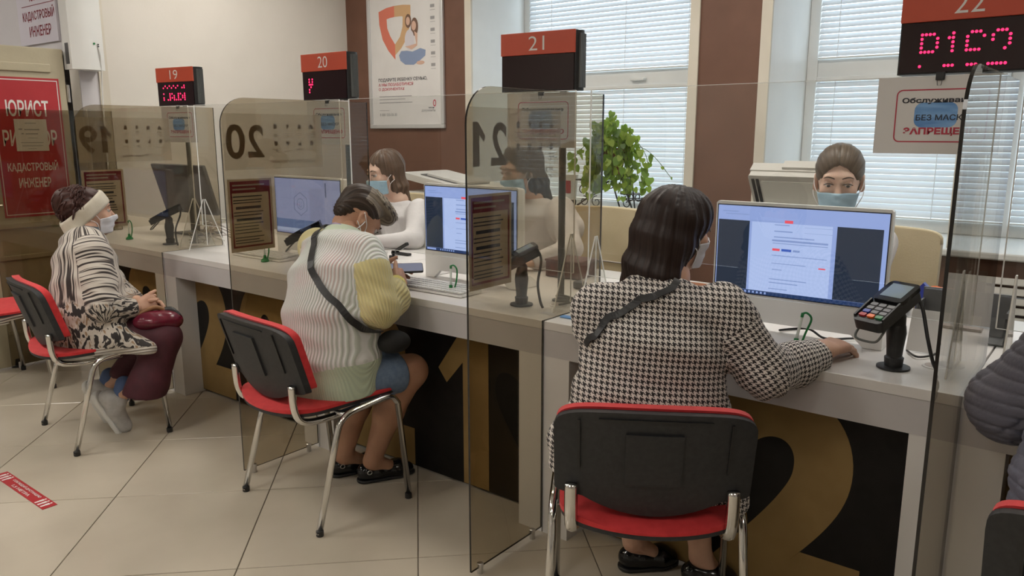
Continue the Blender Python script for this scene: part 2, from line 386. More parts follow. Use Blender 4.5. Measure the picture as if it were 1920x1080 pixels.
# entrance: open door leaf, red lawyer poster, notice, board above, air unit
XD = -3.56
d = MB(); d.bb(XD - .04, XD, -.44, .10, 0.012, 1.832, .004)
do = struct(d.build('door_1', M['door_paint']))
b = MB()
for (y0, y1, z0, z1) in ((-.36, .02, 1.695, 1.742), (-.36, .02, .812, .846), (-.36, .02, .632, .660), (-.36, .02, .20, .225)): b.bb(XD, XD + .012, y0, y1, z0, z1, .004)
b.build('moulding', M['door_paint'], do)
b = MB()
for z in (1.58, .25): b.tube([(XD + .004, .108, z - .05), (XD + .004, .108, z + .05)], .009, 8)
b.build('hinge', M['steel'], do)
b = MB().bb(XD, XD + .004, -.425, -.395, .86, 1.0, .003); b.tube([(XD + .005, -.41, .955), (XD + .008, -.36, .953), (XD + .008, -.315, .95)], .006, 8)
b.build('door_handle', M['steel'], do)
fX = lambda x0: (lambda u, v, dd: (x0 + dd, u, v))
P = MB().bb(XD + .0005, XD + .003, -.305, .060, .875, 1.662).build('poster', M['red_print'])
tag(P, 'tall red poster in white Cyrillic capitals stuck on the beige door', 'poster')
b = MB(); x_ = XD + .0032
bars([(-.296, .050, 1.645, 1.650), (-.296, .050, .888, .893), (-.296, -.2915, .893, 1.645), (.0455, .050, .893, 1.645)], fX(x_), M['white_print'], P, 'border_line')
text_fit('ЮРИСТ', -.236, -.012, 1.444, 1.536, fX(x_), M['white_print'], P)
text_fit('РИЭЛТОР', -.268, .018, 1.278, 1.370, fX(x_), M['white_print'], P)
text_fit('КАДАСТРОВЫЙ', -.262, .006, 1.128, 1.196, fX(x_), M['white_print'], P)
text_fit('ИНЖЕНЕР', -.212, -.042, 1.042, 1.098, fX(x_), M['white_print'], P)
N = MB().bb(XD + .0048, XD + .0062, -.204, -.033, 1.250, 1.43).build('taped_notice', M['paper'])
tag(N, 'small white printed sheet taped over the middle of the red door poster', 'notice')
x_ = XD + .0063
bars([(-.150, -.09, 1.405, 1.409), (-.185, -.165, 1.370, 1.377), (-.155, -.075, 1.368, 1.374), (-.172, -.160, 1.345, 1.351), (-.15, -.085, 1.344, 1.350), (-.14, -.09, 1.322, 1.325), (-.18, -.06, 1.296, 1.299), (-.175, -.065, 1.278, 1.281), (-.145, -.1, 1.262, 1.264)], fX(x_), M['grey_print'], N)
B = MB().bb(-4.30, -3.745, .165, .178, 1.90, 2.45).build('sign_board', mixed('pale_lilac_board', (.58, .55, .62), (.62, .59, .66), 3, rough=.5))
tag(B, 'pale board with dark red Cyrillic capitals above the open doorway', 'sign')
fY = lambda y0: (lambda u, v, dd: (u, y0 - dd, v))
text_fit('ЮРИСТ', -4.10, -3.86, 2.155, 2.22, fY(.1645), M['maroon_print'], B)
bars([(-4.227, -3.755, 2.129, 2.133)], fY(.1645), M['maroon_print'], B, 'rule_line')
text_fit('КАДАСТРОВЫЙ', -4.225, -3.765, 2.034, 2.112, fY(.1645), M['maroon_print'], B)
text_fit('ИНЖЕНЕР', -4.145, -3.83, 1.945, 2.008, fY(.1645), M['maroon_print'], B)
t = thing('air_purifier', 'tall white wall air purifier box beside the doorway', 'appliance', (WL + .022, .215, 1.72))
prof = [(0, -.095)] + [(.10 + .03 * math.sin(a), -.095 + .19 * (a / PI)) for a in [PI * i / 10 for i in range(11)]] + [(0, .095)]
MB().prism(prof, 0, .72, lambda u, v, dd: (u, v, dd)).build('housing', M['pvc'], t, auto=A30)
MB().bb(.03, .075, -.0965, -.094, .03, .15, .001).build('grille', M['device_dark'], t)
MB().lathe([(.006, 0), (.006, .004)], (.128, .03, .15), 12, Matrix.Rotation(PI / 2, 3, 'Y')).build('green_button', M['green'], t)
b = MB()
for z in (.147, .136): b.lathe([(.0045, 0), (.0045, .004)], (.123, .055, z), 10, Matrix.Rotation(PI / 2, 3, 'Y'))
b.build('socket', M['blk'], t)
MB().tube(cat_rom([(.125, .057, .13), (.12, .065, .05), (.08, .07, -.2), (.045, .075, -.7), (.012, .06, -1.0)], 6), .0045, 6).build('power_cable', M['pvc'], t, smooth=True)
o = MB().lathe([(.03, 0), (.032, .02), (.03, .05), (.012, .055)], (-3.585, -.33, .002), 14).build('door_stop', M['blk']); tag(o, 'dark rubber door stop on the floor below the beige door', 'doorstop')
# framed poster on the brown wall
t = thing('framed_poster', 'large silver framed adoption poster with a shield and a seated mother', 'poster', (-2.955, YB - .002, 1.385))
b = MB()
for (a0, a1, c0, c1) in ((-.40, .40, 0, .03), (-.40, .40, 1.07, 1.10), (-.40, -.37, .03, 1.07), (.37, .40, .03, 1.07)): b.bb(a0, a1, -.022, 0, c0, c1, .004)
b.build('frame', mat('silver_frame', (.62, .62, .62), .35, .6), t)
MB().bb(-.37, .37, -.012, -.004, .03, 1.07).build('print_sheet', M['paper'], t)
ox, oz = 2.955, -1.385
fP = lambda u, v, dd: (u + ox, -.0122 - dd, v + oz)
def poly_print(poly, m, name, depth=.0005): b = MB(); b.bm.faces.new([b.bm.verts.new(fP(u, v, depth)) for u, v in poly]); return b.build(name, m, t)
def ell(cx, cz, rx, rz, n=18, a=0): return [(cx + rx * math.cos(2 * PI * i / n) * math.cos(a) - rz * math.sin(2 * PI * i / n) * math.sin(a), cz + rx * math.cos(2 * PI * i / n) * math.sin(a) + rz * math.sin(2 * PI * i / n) * math.cos(a)) for i in range(n)]
cx_ = -3.055
poly_print([(cx_, 2.285), (-3.14, 2.277), (-3.227, 2.255), (-3.222, 2.16), (-3.19, 2.05), (-3.13, 1.965), (cx_, 1.896), (cx_, 2.008), (-3.105, 2.07), (-3.135, 2.13), (-3.14, 2.196), (-3.10, 2.203), (cx_, 2.206)], mat('shield_coral', (.62, .17, .11), .5), 'shield_left')
poly_print([(cx_, 2.285), (cx_, 2.206), (-2.98, 2.205), (-2.965, 2.20), (-2.97, 2.13), (-3.0, 2.06), (cx_, 2.008), (cx_, 1.93), (-2.99, 1.975), (-2.92, 2.05), (-2.885, 2.16), (-2.882, 2.277), (-2.96, 2.285)], mat('shield_sand', (.56, .35, .18), .5), 'shield_right')
ps = mat('poster_skin', (.62, .40, .30), .6); ph = mat('poster_hair', (.16, .09, .06), .6); pj = mat('poster_denim', (.22, .28, .42), .6); pt = mat('poster_shirt', (.60, .57, .60), .6)
for (poly, m, nm, dp) in ((ell(-2.91, 2.165, .033, .05), ph, 'child_hair', .0006), (ell(-2.845, 2.12, .038, .065), ph, 'mother_hair', .0007), (ell(-2.912, 2.165, .021, .030), ps, 'child_face', .0009), (ell(-2.852, 2.128, .024, .034), ps, 'mother_face', .0010),
                          (ell(-2.90, 2.03, .05, .075), pt, 'shirt', .0008), ([(-2.95, 1.985), (-2.88, 1.96), (-2.82, 1.985), (-2.815, 2.07), (-2.85, 2.09), (-2.83, 2.0), (-2.9, 1.99)], ps, 'arm', .0011),
                          ([(-3.015, 1.925), (-2.99, 1.955), (-2.93, 1.955), (-2.87, 1.945), (-2.79, 1.965), (-2.735, 1.95), (-2.74, 1.91), (-2.80, 1.875), (-2.86, 1.85), (-2.95, 1.855), (-3.0, 1.885)], pj, 'jeans', .0012), (ell(-2.79, 1.862, .042, .014), ps, 'foot', .0013)):
    poly_print(poly, m, nm, dp)
text_fit('ПОДАРИТЕ РЕБЕНКУ СЕМЬЮ,', -3.251, -2.725, 1.733, 1.763, fP, M['black_print'], t)
text_fit('А МЫ ПОЗАБОТИМСЯ', -3.251, -2.873, 1.7035, 1.727, fP, M['red_text'], t)
text_fit('О ДОКУМЕНТАХ', -3.251, -2.964, 1.667, 1.692, fP, M['red_text'], t)
bars([(-3.246, -2.89, 1.623, 1.629), (-3.246, -2.96, 1.602, 1.607), (-3.246, -2.885, 1.577, 1.583), (-3.246, -3.14, 1.520, 1.523)] + [(-2.67 - .012, -2.64, 2.24 - .082 * i, 2.262 - .082 * i) for i in range(6)] + [(-2.685, -2.635, 2.222 - .082 * i, 2.225 - .082 * i) for i in range(6)], fP, M['grey_print'], t)
text_fit('8 800 550-50-30', -3.245, -3.054, 1.478, 1.50, fP, M['grey_print'], t)
text_fit('мои', -2.715, -2.66, 1.530, 1.541, fP, M['black_print'], t); text_fit('документы', -2.79, -2.648, 1.503, 1.523, fP, M['grey_print'], t)
b = MB(); ring = [( -2.655 + .016 * math.cos(a), 1.568 + .026 * math.sin(a)) for a in [2 * PI * i / 12 for i in range(12)]]; rin = [(-2.655 + .009 * math.cos(a), 1.568 + .017 * math.sin(a)) for a in [2 * PI * i / 12 for i in range(12)]]
for i in range(12):
    j = (i + 1) % 12; b.bm.faces.new([b.bm.verts.new(fP(*p, .0005)) for p in (ring[i], ring[j], rin[j], rin[i])])
b.build('round_emblem', M['red_text'], t)
# floor sticker
t = MB().box((0, 0, .0006), (.47, .052, .0008)).build('floor_sticker', M['red_print']); t.location = (-1.765, -.973, .0005)
tag(t, 'red distance sticker with white Cyrillic letters stuck on the floor tiles', 'sticker')
fF = lambda u, v, dd: (u, v, .0011 + dd)
text_fit('СОБЛЮДАЙ ДИСТАНЦИЮ', -.125, .125, .003, .018, fF, M['white_print'], t); text_fit('1,5 МЕТРА', -.075, .075, -.020, -.005, fF, M['white_print'], t)
b = MB()
for x in (-.205, -.18, -.155, .155, .18, .205):
    for (u0, u1, v0, v1) in ((-.007, .007, -.004, .011), (-.005, .005, -.022, -.004), (-.004, .004, .013, .020)):
        b.bm.faces.new([b.bm.verts.new((x + p[0], p[1], .0016)) for p in ((u0, v0), (u1, v0), (u1, v1), (u0, v1))])
b.build('figure_icons', M['white_print'], t, kind='stuff')

# ================================================================== THE COUNTER
PW = 1.207
desks = {}
for st in (19, 20, 21, 22, 23):
    x0 = (st - 22) * PW; g = .0025
    t = thing('counter_desk', {19: 'white counter desk section nearest the door, before the seated woman in a headband', 20: 'white counter desk section between the headband woman and the striped cardigan', 21: 'white counter desk section where the person in the striped cardigan sits', 22: 'white counter desk section where the woman in the houndstooth jacket sits', 23: 'white counter desk section at the right edge, before the quilted jacket'}[st], 'desk', (x0, 0, 0), 0, None)
    desks[st] = t
    MB().bb(g, PW - g, 0, .96, .722, .75, .0015).build('desk_top', M['laminate'], t)
    MB().bb(g, PW - g, .0015, .028, .632, .7215).build('front_apron', M['laminate_shaded'], t)
    for xl in (g, PW - .102): MB().bb(xl, xl + .0995, .0025, .118, .0, .632).build('leg', M['laminate'], t)
    pb = MB().bb(.10, PW - .10, .108, .120, .012, .70).build('back_panel', M['black_panel'], t)
    for xl in (g, PW - .03): MB().bb(xl, xl + .027, .122, .93, 0, .7215).build('end_panel', M['laminate'], t)
    gl = {19: (('1', .30, .47), ('9', .58, 1.0)), 20: (('2', -.02, .409), ('0', .47, .93)), 21: (('2', .06, .487), ('1', .627, .881)), 22: (('2', .07, .50), ('2', .575, 1.0)), 23: (('2', .07, .50), ('3', .555, .985))}[st]
    for ch, a0, a1 in gl:
        if ch == '1':
            w_ = a1 - a0; one = [(a1, .0145), (a1, .66), (a1 - .42 * w_, .66), (a0, .458), (a0 + .17 * w_, .405), (a1 - .5 * w_, .50), (a1 - .5 * w_, .0145)]
            d_ = MB(); d_.bm.faces.new([d_.bm.verts.new((u, .1073, v)) for u, v in one]); d_.build('lettering', M['gold'], pb); continue
        me = text_fit(ch, a0, a1, .0145, .66, lambda u, v, dd: (min(max(u, .1005), PW - .1005), .1079 - dd, v), M['gold'], pb, offset=.05, res=14)
    # cable grommet
    gm = MB().lathe([(.031, 0), (.031, .003), (.025, .004)], (PW - .096, .222, .75), 20).build('grommet_ring', M['pvc'], t)
    MB().lathe([(.025, 0), (.025, .0015)], (PW - .096, .222, .7532), 16).build('grommet_cap', M['mid_print'], gm)

# bronze partitions
def ico(kind, cx, cz, r):
    if kind == 'heart': return [(cx, cz - r), (cx - r, cz + .1 * r), (cx - r, cz + .7 * r), (cx - .5 * r, cz + r), (cx, cz + .55 * r), (cx + .5 * r, cz + r), (cx + r, cz + .7 * r), (cx + r, cz + .1 * r)]
    if kind == 'pin': return [(cx, cz - 1.15 * r), (cx - .75 * r, cz + .2 * r), (cx - .6 * r, cz + .9 * r), (cx, cz + 1.15 * r), (cx + .6 * r, cz + .9 * r), (cx + .75 * r, cz + .2 * r)]
    if kind == 'shield': return [(cx, cz - 1.1 * r), (cx - .75 * r, cz - .6 * r), (cx - .8 * r, cz + r), (cx + .8 * r, cz + r), (cx + .75 * r, cz - .6 * r)]
    if kind == 'house': return [(cx - r, cz - r), (cx - r, cz + .1 * r), (cx, cz + 1.1 * r), (cx + r, cz + .1 * r), (cx + r, cz - r)]
    if kind == 'tower': return [(cx - .9 * r, cz - r), (cx - .9 * r, cz), (cx + .1 * r, cz), (cx + .1 * r, cz + 1.1 * r), (cx + .7 * r, cz + 1.1 * r), (cx + .7 * r, cz - r)]
    return [(cx - .8 * r, cz - r), (cx - .8 * r, cz + .6 * r), (cx - .4 * r, cz + r), (cx + .4 * r, cz + r), (cx + .8 * r, cz + .6 * r), (cx + .8 * r, cz - r)]
PH = 1.483; P0 = -.372; P1 = .342
for st in (18, 19, 20, 21, 22):
    xx = (st - 21) * PW if st > 18 else -3.543
    t = thing('partition_panel', {18: 'bronze tinted acrylic partition cut by the left edge, before the red door poster', 19: 'bronze tinted acrylic partition with a mirrored 19, beside the woman in a headband', 20: 'bronze tinted acrylic partition with a mirrored 20, left of the striped cardigan', 21: 'bronze tinted acrylic partition with a mirrored 21, left of the houndstooth jacket', 22: 'bronze tinted acrylic partition seen nearly edge-on at the right'}[st], 'partition', (xx, 0, 0))
    lo = rrect(P0, -.004, .022, PH, .105, 8, (0, 0, 0, 1))
    full = [(P0, .022), (-.004, .022), (-.004, .7515), (P1, .7515), (P1, PH)] + [(P0 + .105 - .105 * math.cos(a), PH - .105 + .105 * math.sin(a)) for a in [PI / 2 - PI / 2 * i / 9 for i in range(10)]]
    b = MB()
    for sx in (-.0035, .0035): b.bm.faces.new([b.bm.verts.new((sx, u, v)) for u, v in full])
    b.build('tinted_sheet', M['tint'], t)
    b = MB(); n = len(full)
    for i in range(n):
        (u0, v0), (u1, v1) = full[i], full[(i + 1) % n]
        b.bm.faces.new([b.bm.verts.new(p) for p in ((-.0035, u0, v0), (.0035, u0, v0), (.0035, u1, v1), (-.0035, u1, v1))])
    b.build('dark_edge', M['tint_edge'], t)
    for fy in (P0 + .045, -.055): MB().lathe([(.010, 0), (.010, .022), (.011, .023), (.011, .034), (.009, .036)], (0, fy, .0), 12).build('steel_foot', M['steel'], t)
    if st in (18, 22): continue
    # film on the far face with number, icons, slogan: printed to be read from the other side
    xf = -.0036
    fS = lambda u, v, dd: (xf - .0004 - dd, u, v)
    b = MB(); b.bm.faces.new([b.bm.verts.new((xf - .0018, u, v)) for u, v in ((P0 + .012, 1.215), (.095, 1.215), (.095, 1.425), (P0 + .012, 1.425))]); fo = b.build('frosted_film', M['frost'], t)
    dgs = str(st)
    if dgs[0] != '1': text_fit(dgs[0], -.185, -.258, 1.260, 1.384, fS, M['film_print'], fo, offset=.02)
    if dgs[0] == '1' or dgs[1] == '1':
        o0, o1 = ((-.200, -.248) if dgs[0] == '1' else (-.283, -.337)); ww_ = o1 - o0; one = [(o1, 1.260), (o1, 1.384), (o1 - .42 * ww_, 1.384), (o0, 1.345), (o0 + .12 * ww_, 1.328), (o1 - .52 * ww_, 1.348), (o1 - .52 * ww_, 1.260)]
        d_ = MB(); d_.bm.faces.new([d_.bm.verts.new(fS(u, v, .0006)) for u, v in one]); d_.build('lettering', M['film_print'], fo)
    if dgs[1] == '1': pass
    else: text_fit(dgs[1], -.268, -.350, 1.256, 1.386, fS, M['film_print'], fo, offset=.02)
    b = MB(); b2 = []
    for r_, zz in ((0, 1.378), (1, 1.312)):
        for c_, yy in enumerate((-.130, -.073, -.016, .042)):
            kd = (('doc', 'pin', 'bag', 'house'), ('shield', 'heart', 'tower', 'bag'))[r_][c_]
            b.bm.faces.new([b.bm.verts.new(fS(u, v, .0003)) for u, v in ico(kd, yy, zz, .0095)])
            for q_ in range(3 - r_): b2.append((yy - .016 + .003 * q_, yy + .017 - .004 * (1 - q_), zz - .024 - .0085 * q_, zz - .0215 - .0085 * q_))
    b.build('icons', M['film_print'], fo, kind='stuff'); bars(b2, fS, M['film_grey'], fo)
    text_fit('НА ВСЕ СЛУЧАИ ЖИЗНИ', .05, -.155, 1.236, 1.247, fS, M['film_grey'], fo)
    # printed mask notice stuck on the far face, its print towards the acrylic
    ns = MB().bb(-.0082, -.0074, -.355, -.160, .902, 1.180).build('stuck_notice', M['paper_tan'], t)
    fN = lambda u, v, dd: (-.0072 + dd, u, v)
    bars([(-.345, -.170, 1.128, 1.172), (-.345, -.338, .918, 1.128), (-.177, -.170, .918, 1.128), (-.338, -.177, .918, .925)], fN, M['maroon_print'], ns, 'red_header')
    R_ = [(-.335, -.200 - .03 * random.random(), z_, z_ + .0035) for z_ in (1.112, 1.098, 1.088, 1.052, 1.040, 1.008, .996, .984, .972, .955, .944, .934)]
    bars(R_ + [(-.325, -.215, 1.066, 1.076), (-.325, -.215, 1.020, 1.030)], fN, M['black_print'], ns)
    bars([(-.335, -.195, 1.154, 1.160), (-.335, -.235, 1.139, 1.145)], (lambda u, v, dd: (-.0064 + dd, u, v)), M['mid_print'], ns)
# clear sneeze screens on triangular feet
for st in (19, 20, 21, 22, 23):
    x0 = (st - 22) * PW
    t = thing('sneeze_screen', {19: 'clear acrylic screen standing on the counter before the dark monitor', 20: 'clear acrylic screen standing on counter 20, behind the striped cardigan', 21: 'clear acrylic screen standing on counter 21, between the two inner partitions', 22: 'clear acrylic screen standing on counter 22, before the nearest monitor', 23: 'clear acrylic screen on the counter at the right edge'}[st], 'screen', (x0, .217, .75))
    xa, xb = .030, PW - .030
    MB().bb(xa, xb, -.0015, .0015, .125, .742).build('pane', M['clear'], t)
    b = MB()
    for x in (xa, xb): b.bb(x - .0015, x + .0015, -.002, .002, .125, .742)
    b.bb(xa, xb, -.0014, .0014, .742, .7435); b.bb(xa, xb, -.0014, .0014, .124, .1255)
    b.build('polished_edge', M['clear_edge'], t)
    for x in (xa + .03, xb - .010):
        tri = [(-.105, .002), (-.006, .262), (.006, .262), (.105, .002)]
        f = MB()
        for sx in (-.0025, .0025): f.bm.faces.new([f.bm.verts.new((x + sx, u, v)) for u, v in tri])
        fo = f.build('foot', M['clear'], t)
        e = MB()
        for (p, q_) in ((tri[0], tri[1]), (tri[3], tri[2])): e.tube([(x, *p), (x, *q_)], .0026, 5)
        e.tube([(x, 0, .02), (x, 0, .262)], .0024, 5); e.build('foot_edge', M['clear_edge'], fo)

# ================================================================== THINGS ON AND AROUND THE COUNTER
def led_sign(st, x, y, rz, dots, pole_dx, label, py=.05):
    t = thing('number_display', label, 'display', (x, y, 0), rz, None)
    zb, zt, zh = 1.495, 1.692, 1.618; w = .148
    b = MB(); prof = [(-w, 0), (w, 0)] + [(w + .012 * math.sin(a), .055 * a / PI + .005) for a in [PI * i / 6 for i in range(7)]] + [(-w, .060)]
    b.prism(prof, zb, zt, lambda u, v, d: (u, v, d)); ho = b.build('housing', M['blk'], t, auto=A30)
    b = MB()
    for i in range(9): b.bb(w - .001, w + .0125, 0.014 + .0045 * i, .016 + .0045 * i, zb + .01, zt - .01)
    b.build('vent_ribs', M['post'], ho, kind='stuff')
    MB().bb(-w - .001, w + .001, -.006, .0005, zh, zt + .001, .0015).build('header_plate', M['orange'], t)
    hp = t.children[-1]
    text_fit(str(st), -.033, .030, zh + .014, zt - .013, lambda u, v, d: (u, -.0061 - d, v), M['white_print'], hp, offset=-.006)
    MB().bb(-w + .004, w - .004, -.003, .0005, zb + .004, zh - .002).build('display_glass', mat('display_glass_%d' % st, (.018, .006, .008), .12), t)
    if dots:
        b = MB(); px_, pz_ = dots[0]; ox_, oz_, scale = dots[1]
        for (c, r) in dots[2]:
            b.lathe([(.0031 * scale, 0), (.0024 * scale, .0012)], (ox_ + c * px_, -.003, oz_ - r * pz_), 8, Matrix.Rotation(PI / 2, 3, 'X'))
        b.build('lit_digits', M['led'], t, kind='stuff')
    if py > .06: MB().bb(pole_dx - .02, pole_dx + .02, .058, py, zb + .002, zb + .03).build('bracket', M['post'], t)
    p = MB().tube([(pole_dx, py, .7525), (pole_dx, py, 1.52)], .0125, 12)
    p.lathe([(.032, 0), (.032, .005), (.016, .008)], (pole_dx, py, .7515), 16); p.build('pole', M['post'], t, auto=A30)
    return t
def patt(rows, ox=0, oy=0): return [(ox + c, oy + r) for r, line in enumerate(rows) for c, ch in enumerate(line) if ch != '.']
d22 = patt(['1111.', '1...1', '1...1', '1...1', '1111.']) + patt(['.1', '11', '.1', '.1', '.1'], 6.9) + patt(['.111.', '1...1', '1....', '1....', '1111.'], 11.4) + patt(['.111.', '1...1', '1...1', '....1', '...1.'], 17.5) + [(0, 7.3), (6.3, 7.3), (7.3, 7.3), (8.3, 7.3), (12, 7.3), (13, 7.3), (14, 7.3)] + [(17 + i, 7.3) for i in range(5)]
led_sign(22, 1.114, .165, .0, ((.0086, .0102), (-.098, 1.588, 1.15), d22), .03, 'number sign 22 with bright red dot characters on a pole above the nearest counter', .085)
led_sign(21, -.203, .235, math.radians(5), None, .075, 'number sign 21 with a dark unlit display on a pole')
d20 = patt(['1.1', '1.1', '111', '.1.', '1..', '1..'])
led_sign(20, -1.37, .25, math.radians(1), ((.0105, .011), (-.10, 1.585, 1.35), d20), .08, 'number sign 20 with one lit red character on a pole')
d19 = patt(['.1.1.1.1..1', '1.1.1.1..11', '...........', '...........', '1..11..11.1', '...1.1.1.11', '1..111.1.11', '1.11.1111.1'])
led_sign(19, -2.605, .25, math.radians(8), ((.017, .0102), (-.098, 1.598, 1.45), d19), .0, 'number sign 19 with two lit red rows on a pole near the door')
def hanging_notice(x, y, rz, label, wd=.278, ht=.186):
    t = thing('hanging_notice', label, 'notice', (x, y, 1.489), rz, None)
    MB().bb(-wd / 2, wd / 2, -.0006, .0006, -ht, 0).build('sheet', M['paper'], t)
    b = MB().bb(-.010, .010, -.006, .006, -.010, .010, .002); b.tube([(-.006, -.007, -.006), (-.004, -.008, -.022), (.004, -.008, -.022), (.006, -.007, -.006)], .0008, 5); b.build('binder_clip', M['blk'], t)
    f = lambda u, v, d: (u, -.0007 - d, v)
    o = rrect(-wd / 2 + .045, wd / 2 - .03, -ht + .028, -.03, .014, 5); i_ = rrect(-wd / 2 + .048, wd / 2 - .033, -ht + .031, -.033, .011, 5)
    b = MB(); n = len(o)
    for k in range(n): b.bm.faces.new([b.bm.verts.new(f(*p, .0004)) for p in (o[k], o[(k + 1) % n], i_[(k + 1) % n], i_[k])])
    b.build('red_border', M['red_text'], t)
    mk = MB(); mk.bm.faces.new([mk.bm.verts.new(f(u, v, .0003)) for u, v in rrect(-.05, .045, -.122, -.062, .018, 5)]); mk.build('mask_picture', mixed('printed_blue_mask', (.10, .25, .55), (.22, .42, .72), 30, rough=.6, stretch=(.3, 1, 2)), t)
    text_fit('Обслуживание', -.080, .090, -.066, -.050, f, M['black_print'], t, depth=.0007, offset=.035)
    text_fit('БЕЗ МАСКИ', -.046, .070, -.105, -.091, f, M['black_print'], t, depth=.0007, offset=.015)
    text_fit('ЗАПРЕЩЕНО', -.072, .092, -.142, -.122, f, M['red_text'], t, depth=.0007, offset=.04)
    return t
hanging_notice(1.066, .157, 0, 'white mask warning notice clipped under the lit sign at the right')
hanging_notice(-.178, .223, math.radians(5), 'white mask warning notice clipped under the unlit sign, behind bronze film')
hanging_notice(-1.345, .24, math.radians(1), 'white mask warning notice hanging under the sign with one lit character')
hanging_notice(-2.58, .24, math.radians(8), 'white mask warning notice hanging under the sign nearest the door')

def monitor(loc, rz, label, kind):
    t = thing('computer_monitor', label, 'monitor', loc, rz, None)
    hw = .2545; top = .398
    out = [(-hw, .0015), (-hw + .05, .0015), (-hw + .085, .034), (hw - .085, .034), (hw - .05, .0015), (hw, .0015), (hw, top - .006), (hw - .006, top), (-hw + .006, top), (-hw, top - .006)]
    MB().prism(out, 0, .018, lambda u, v, d: (u, d, v)).build('front_shell', M['mon_white'], t, auto=A30)
    MB().bb(-hw + .004, hw - .004, .018, .052, .036, top - .004, .010).build('back_shell', M['mon_white'], t, auto=A30)
    for s in (-1, 1): MB().prism([(.0, .0015), (.115, .0015), (.115, .012), (.055, .05), (.018, .05), (0, .04)], s * hw - s * .0005, s * (hw - .022), lambda u, v, d: (d, u + .018, v)).build('stand_leg', M['mon_white'], t)
    su, sv0, sv1 = hw - .008, .119, top - .012
    SCR = MB().bb(-su - .003, su + .003, -.0015, .001, sv0 - .003, sv1 + .003).build('bezel', M['bezel'], t)
    W_ = 2 * su; H_ = sv1 - sv0
    def R(name, m, u0, u1, v0, v1, dep=.0004):
        bars([(-su + u0 * W_, -su + u1 * W_, sv1 - v1 * H_, sv1 - v0 * H_)], lambda a, b_, d: (a, -.0016 - d, b_), M[m], s_, name, dep)
    s_ = MB().bb(-su, su, -.0018, -.0012, sv0, sv1).build('screen', M['scr' if kind != 'smile' else 'scr_lav'], t)
    if kind == 'web':
        R('page', 'scr_page', .22, .70, .17, .955)
        R('side_panel', 'scr_dark', .005, .205, .165, .955); R('side_panel', 'scr_dark', .725, .975, .165, .955)
        R('taskbar', 'scr_bar', 0, 1, .957, 1.0)
        R('taskbar_search', 'scr', .015, .12, .965, .993, .0006)
        R('red_button', 'scr_red', .42, .47, .135, .168, .0006); R('red_button', 'scr_red', .355, .40, .455, .482, .0006); R('blue_button', 'scr_blue', .41, .47, .455, .482, .0006); R('grey_button', 'scr_text', .48, .52, .458, .48, .0006); R('red_button', 'scr_red', .635, .675, .63, .645, .0006)
        L_ = [(.36, .45, .185, .195), (.36, .47, .255, .268), (.36, .60, .32, .332), (.35, .68, .355, .375), (.355, .68, .392, .40), (.355, .68, .53, .538), (.355, .56, .62, .628), (.36, .42, .69, .698), (.345, .57, .80, .81), (.345, .52, .84, .85), (.345, .46, .91, .92), (.54, .70, .20, .203), (.54, .70, .26, .263), (.03, .13, .06, .072), (.05, .2, .09, .10), (.21, .41, .155, .16)]
        bars([(-su + a * W_, -su + b_ * W_, sv1 - d_ * H_, sv1 - c_ * H_) for a, b_, c_, d_ in L_], lambda a, b_, d: (a, -.0016 - d, b_), M['scr_text'], s_, 'text_lines', .0005)
        bars([(-su + (.17 + .025 * i) * W_, -su + (.182 + .025 * i) * W_, sv1 - .99 * H_, sv1 - .967 * H_) for i in range(7)], lambda a, b_, d: (a, -.0016 - d, b_), M['scr'], s_, 'taskbar_icons', .0006)
    else:
        R('dark_corner', 'scr_line', .78, .80, .05, .30); R('blue_band', 'scr_mid', .0, .70, .74, .90)
        R('white_patch', 'scr_page', .0, .72, .90, .97)
        b = MB(); f = lambda a, b_: (-su + a * W_, -.0021, sv1 - b_ * H_)
        hexo = [(.40 + .115 * math.sin(PI / 3 * i), .45 - .21 * math.cos(PI / 3 * i)) for i in range(7)]
        for i in range(6): b.tube([f(*hexo[i]), f(*hexo[i + 1])], .0012, 5)
        c2 = [(.40 + .055 * math.sin(PI / 5 * i), .45 - .10 * math.cos(PI / 5 * i)) for i in range(10)]
        b.tube([f(*p) for p in c2], .0011, 5, closed=True)
        b.tube([f(.375, .47), f(.39, .50), f(.41, .50), f(.425, .47)], .0010, 5)
        for e in (.38, .42): b.tube([f(e, .415), f(e, .435)], .0012, 5)
        b.build('smile_badge', M['scr_line'], s_)
    return t
monitor((.707, .292, .75), math.radians(0.5), 'white all-in-one monitor showing a web page, right of the houndstooth jacket', 'web')
monitor((-.622, .345, .75), math.radians(-1), 'white all-in-one monitor showing a web page, behind the partition notice', 'web')
monitor((-1.640, .330, .75), 0, 'white all-in-one monitor showing a smiling badge on a lilac screen', 'smile')
t = thing('computer_monitor', 'dark grey monitor seen from its back on the counter by the door', 'monitor', (-2.98, .50, .75), math.radians(2), None)
tl = Matrix.Rotation(math.radians(15), 3, 'X')
MB().box((0, -.035, .275), (.545, .022, .30), tl, .005).build('back_shell', M['mon_grey'], t, auto=A30)
MB().box((0, -.021, .276), (.525, .004, .275), tl).build('screen', mat('dark_screen', (.01, .01, .012), .15), t)
b = MB().bb(-.03, .03, .0, .03, .01, .22, .006); b.build('stand', M['mon_grey'], t); MB().bb(-.12, .12, -.06, .12, .0015, .012, .004).build('foot_plate', M['mon_grey'], t)

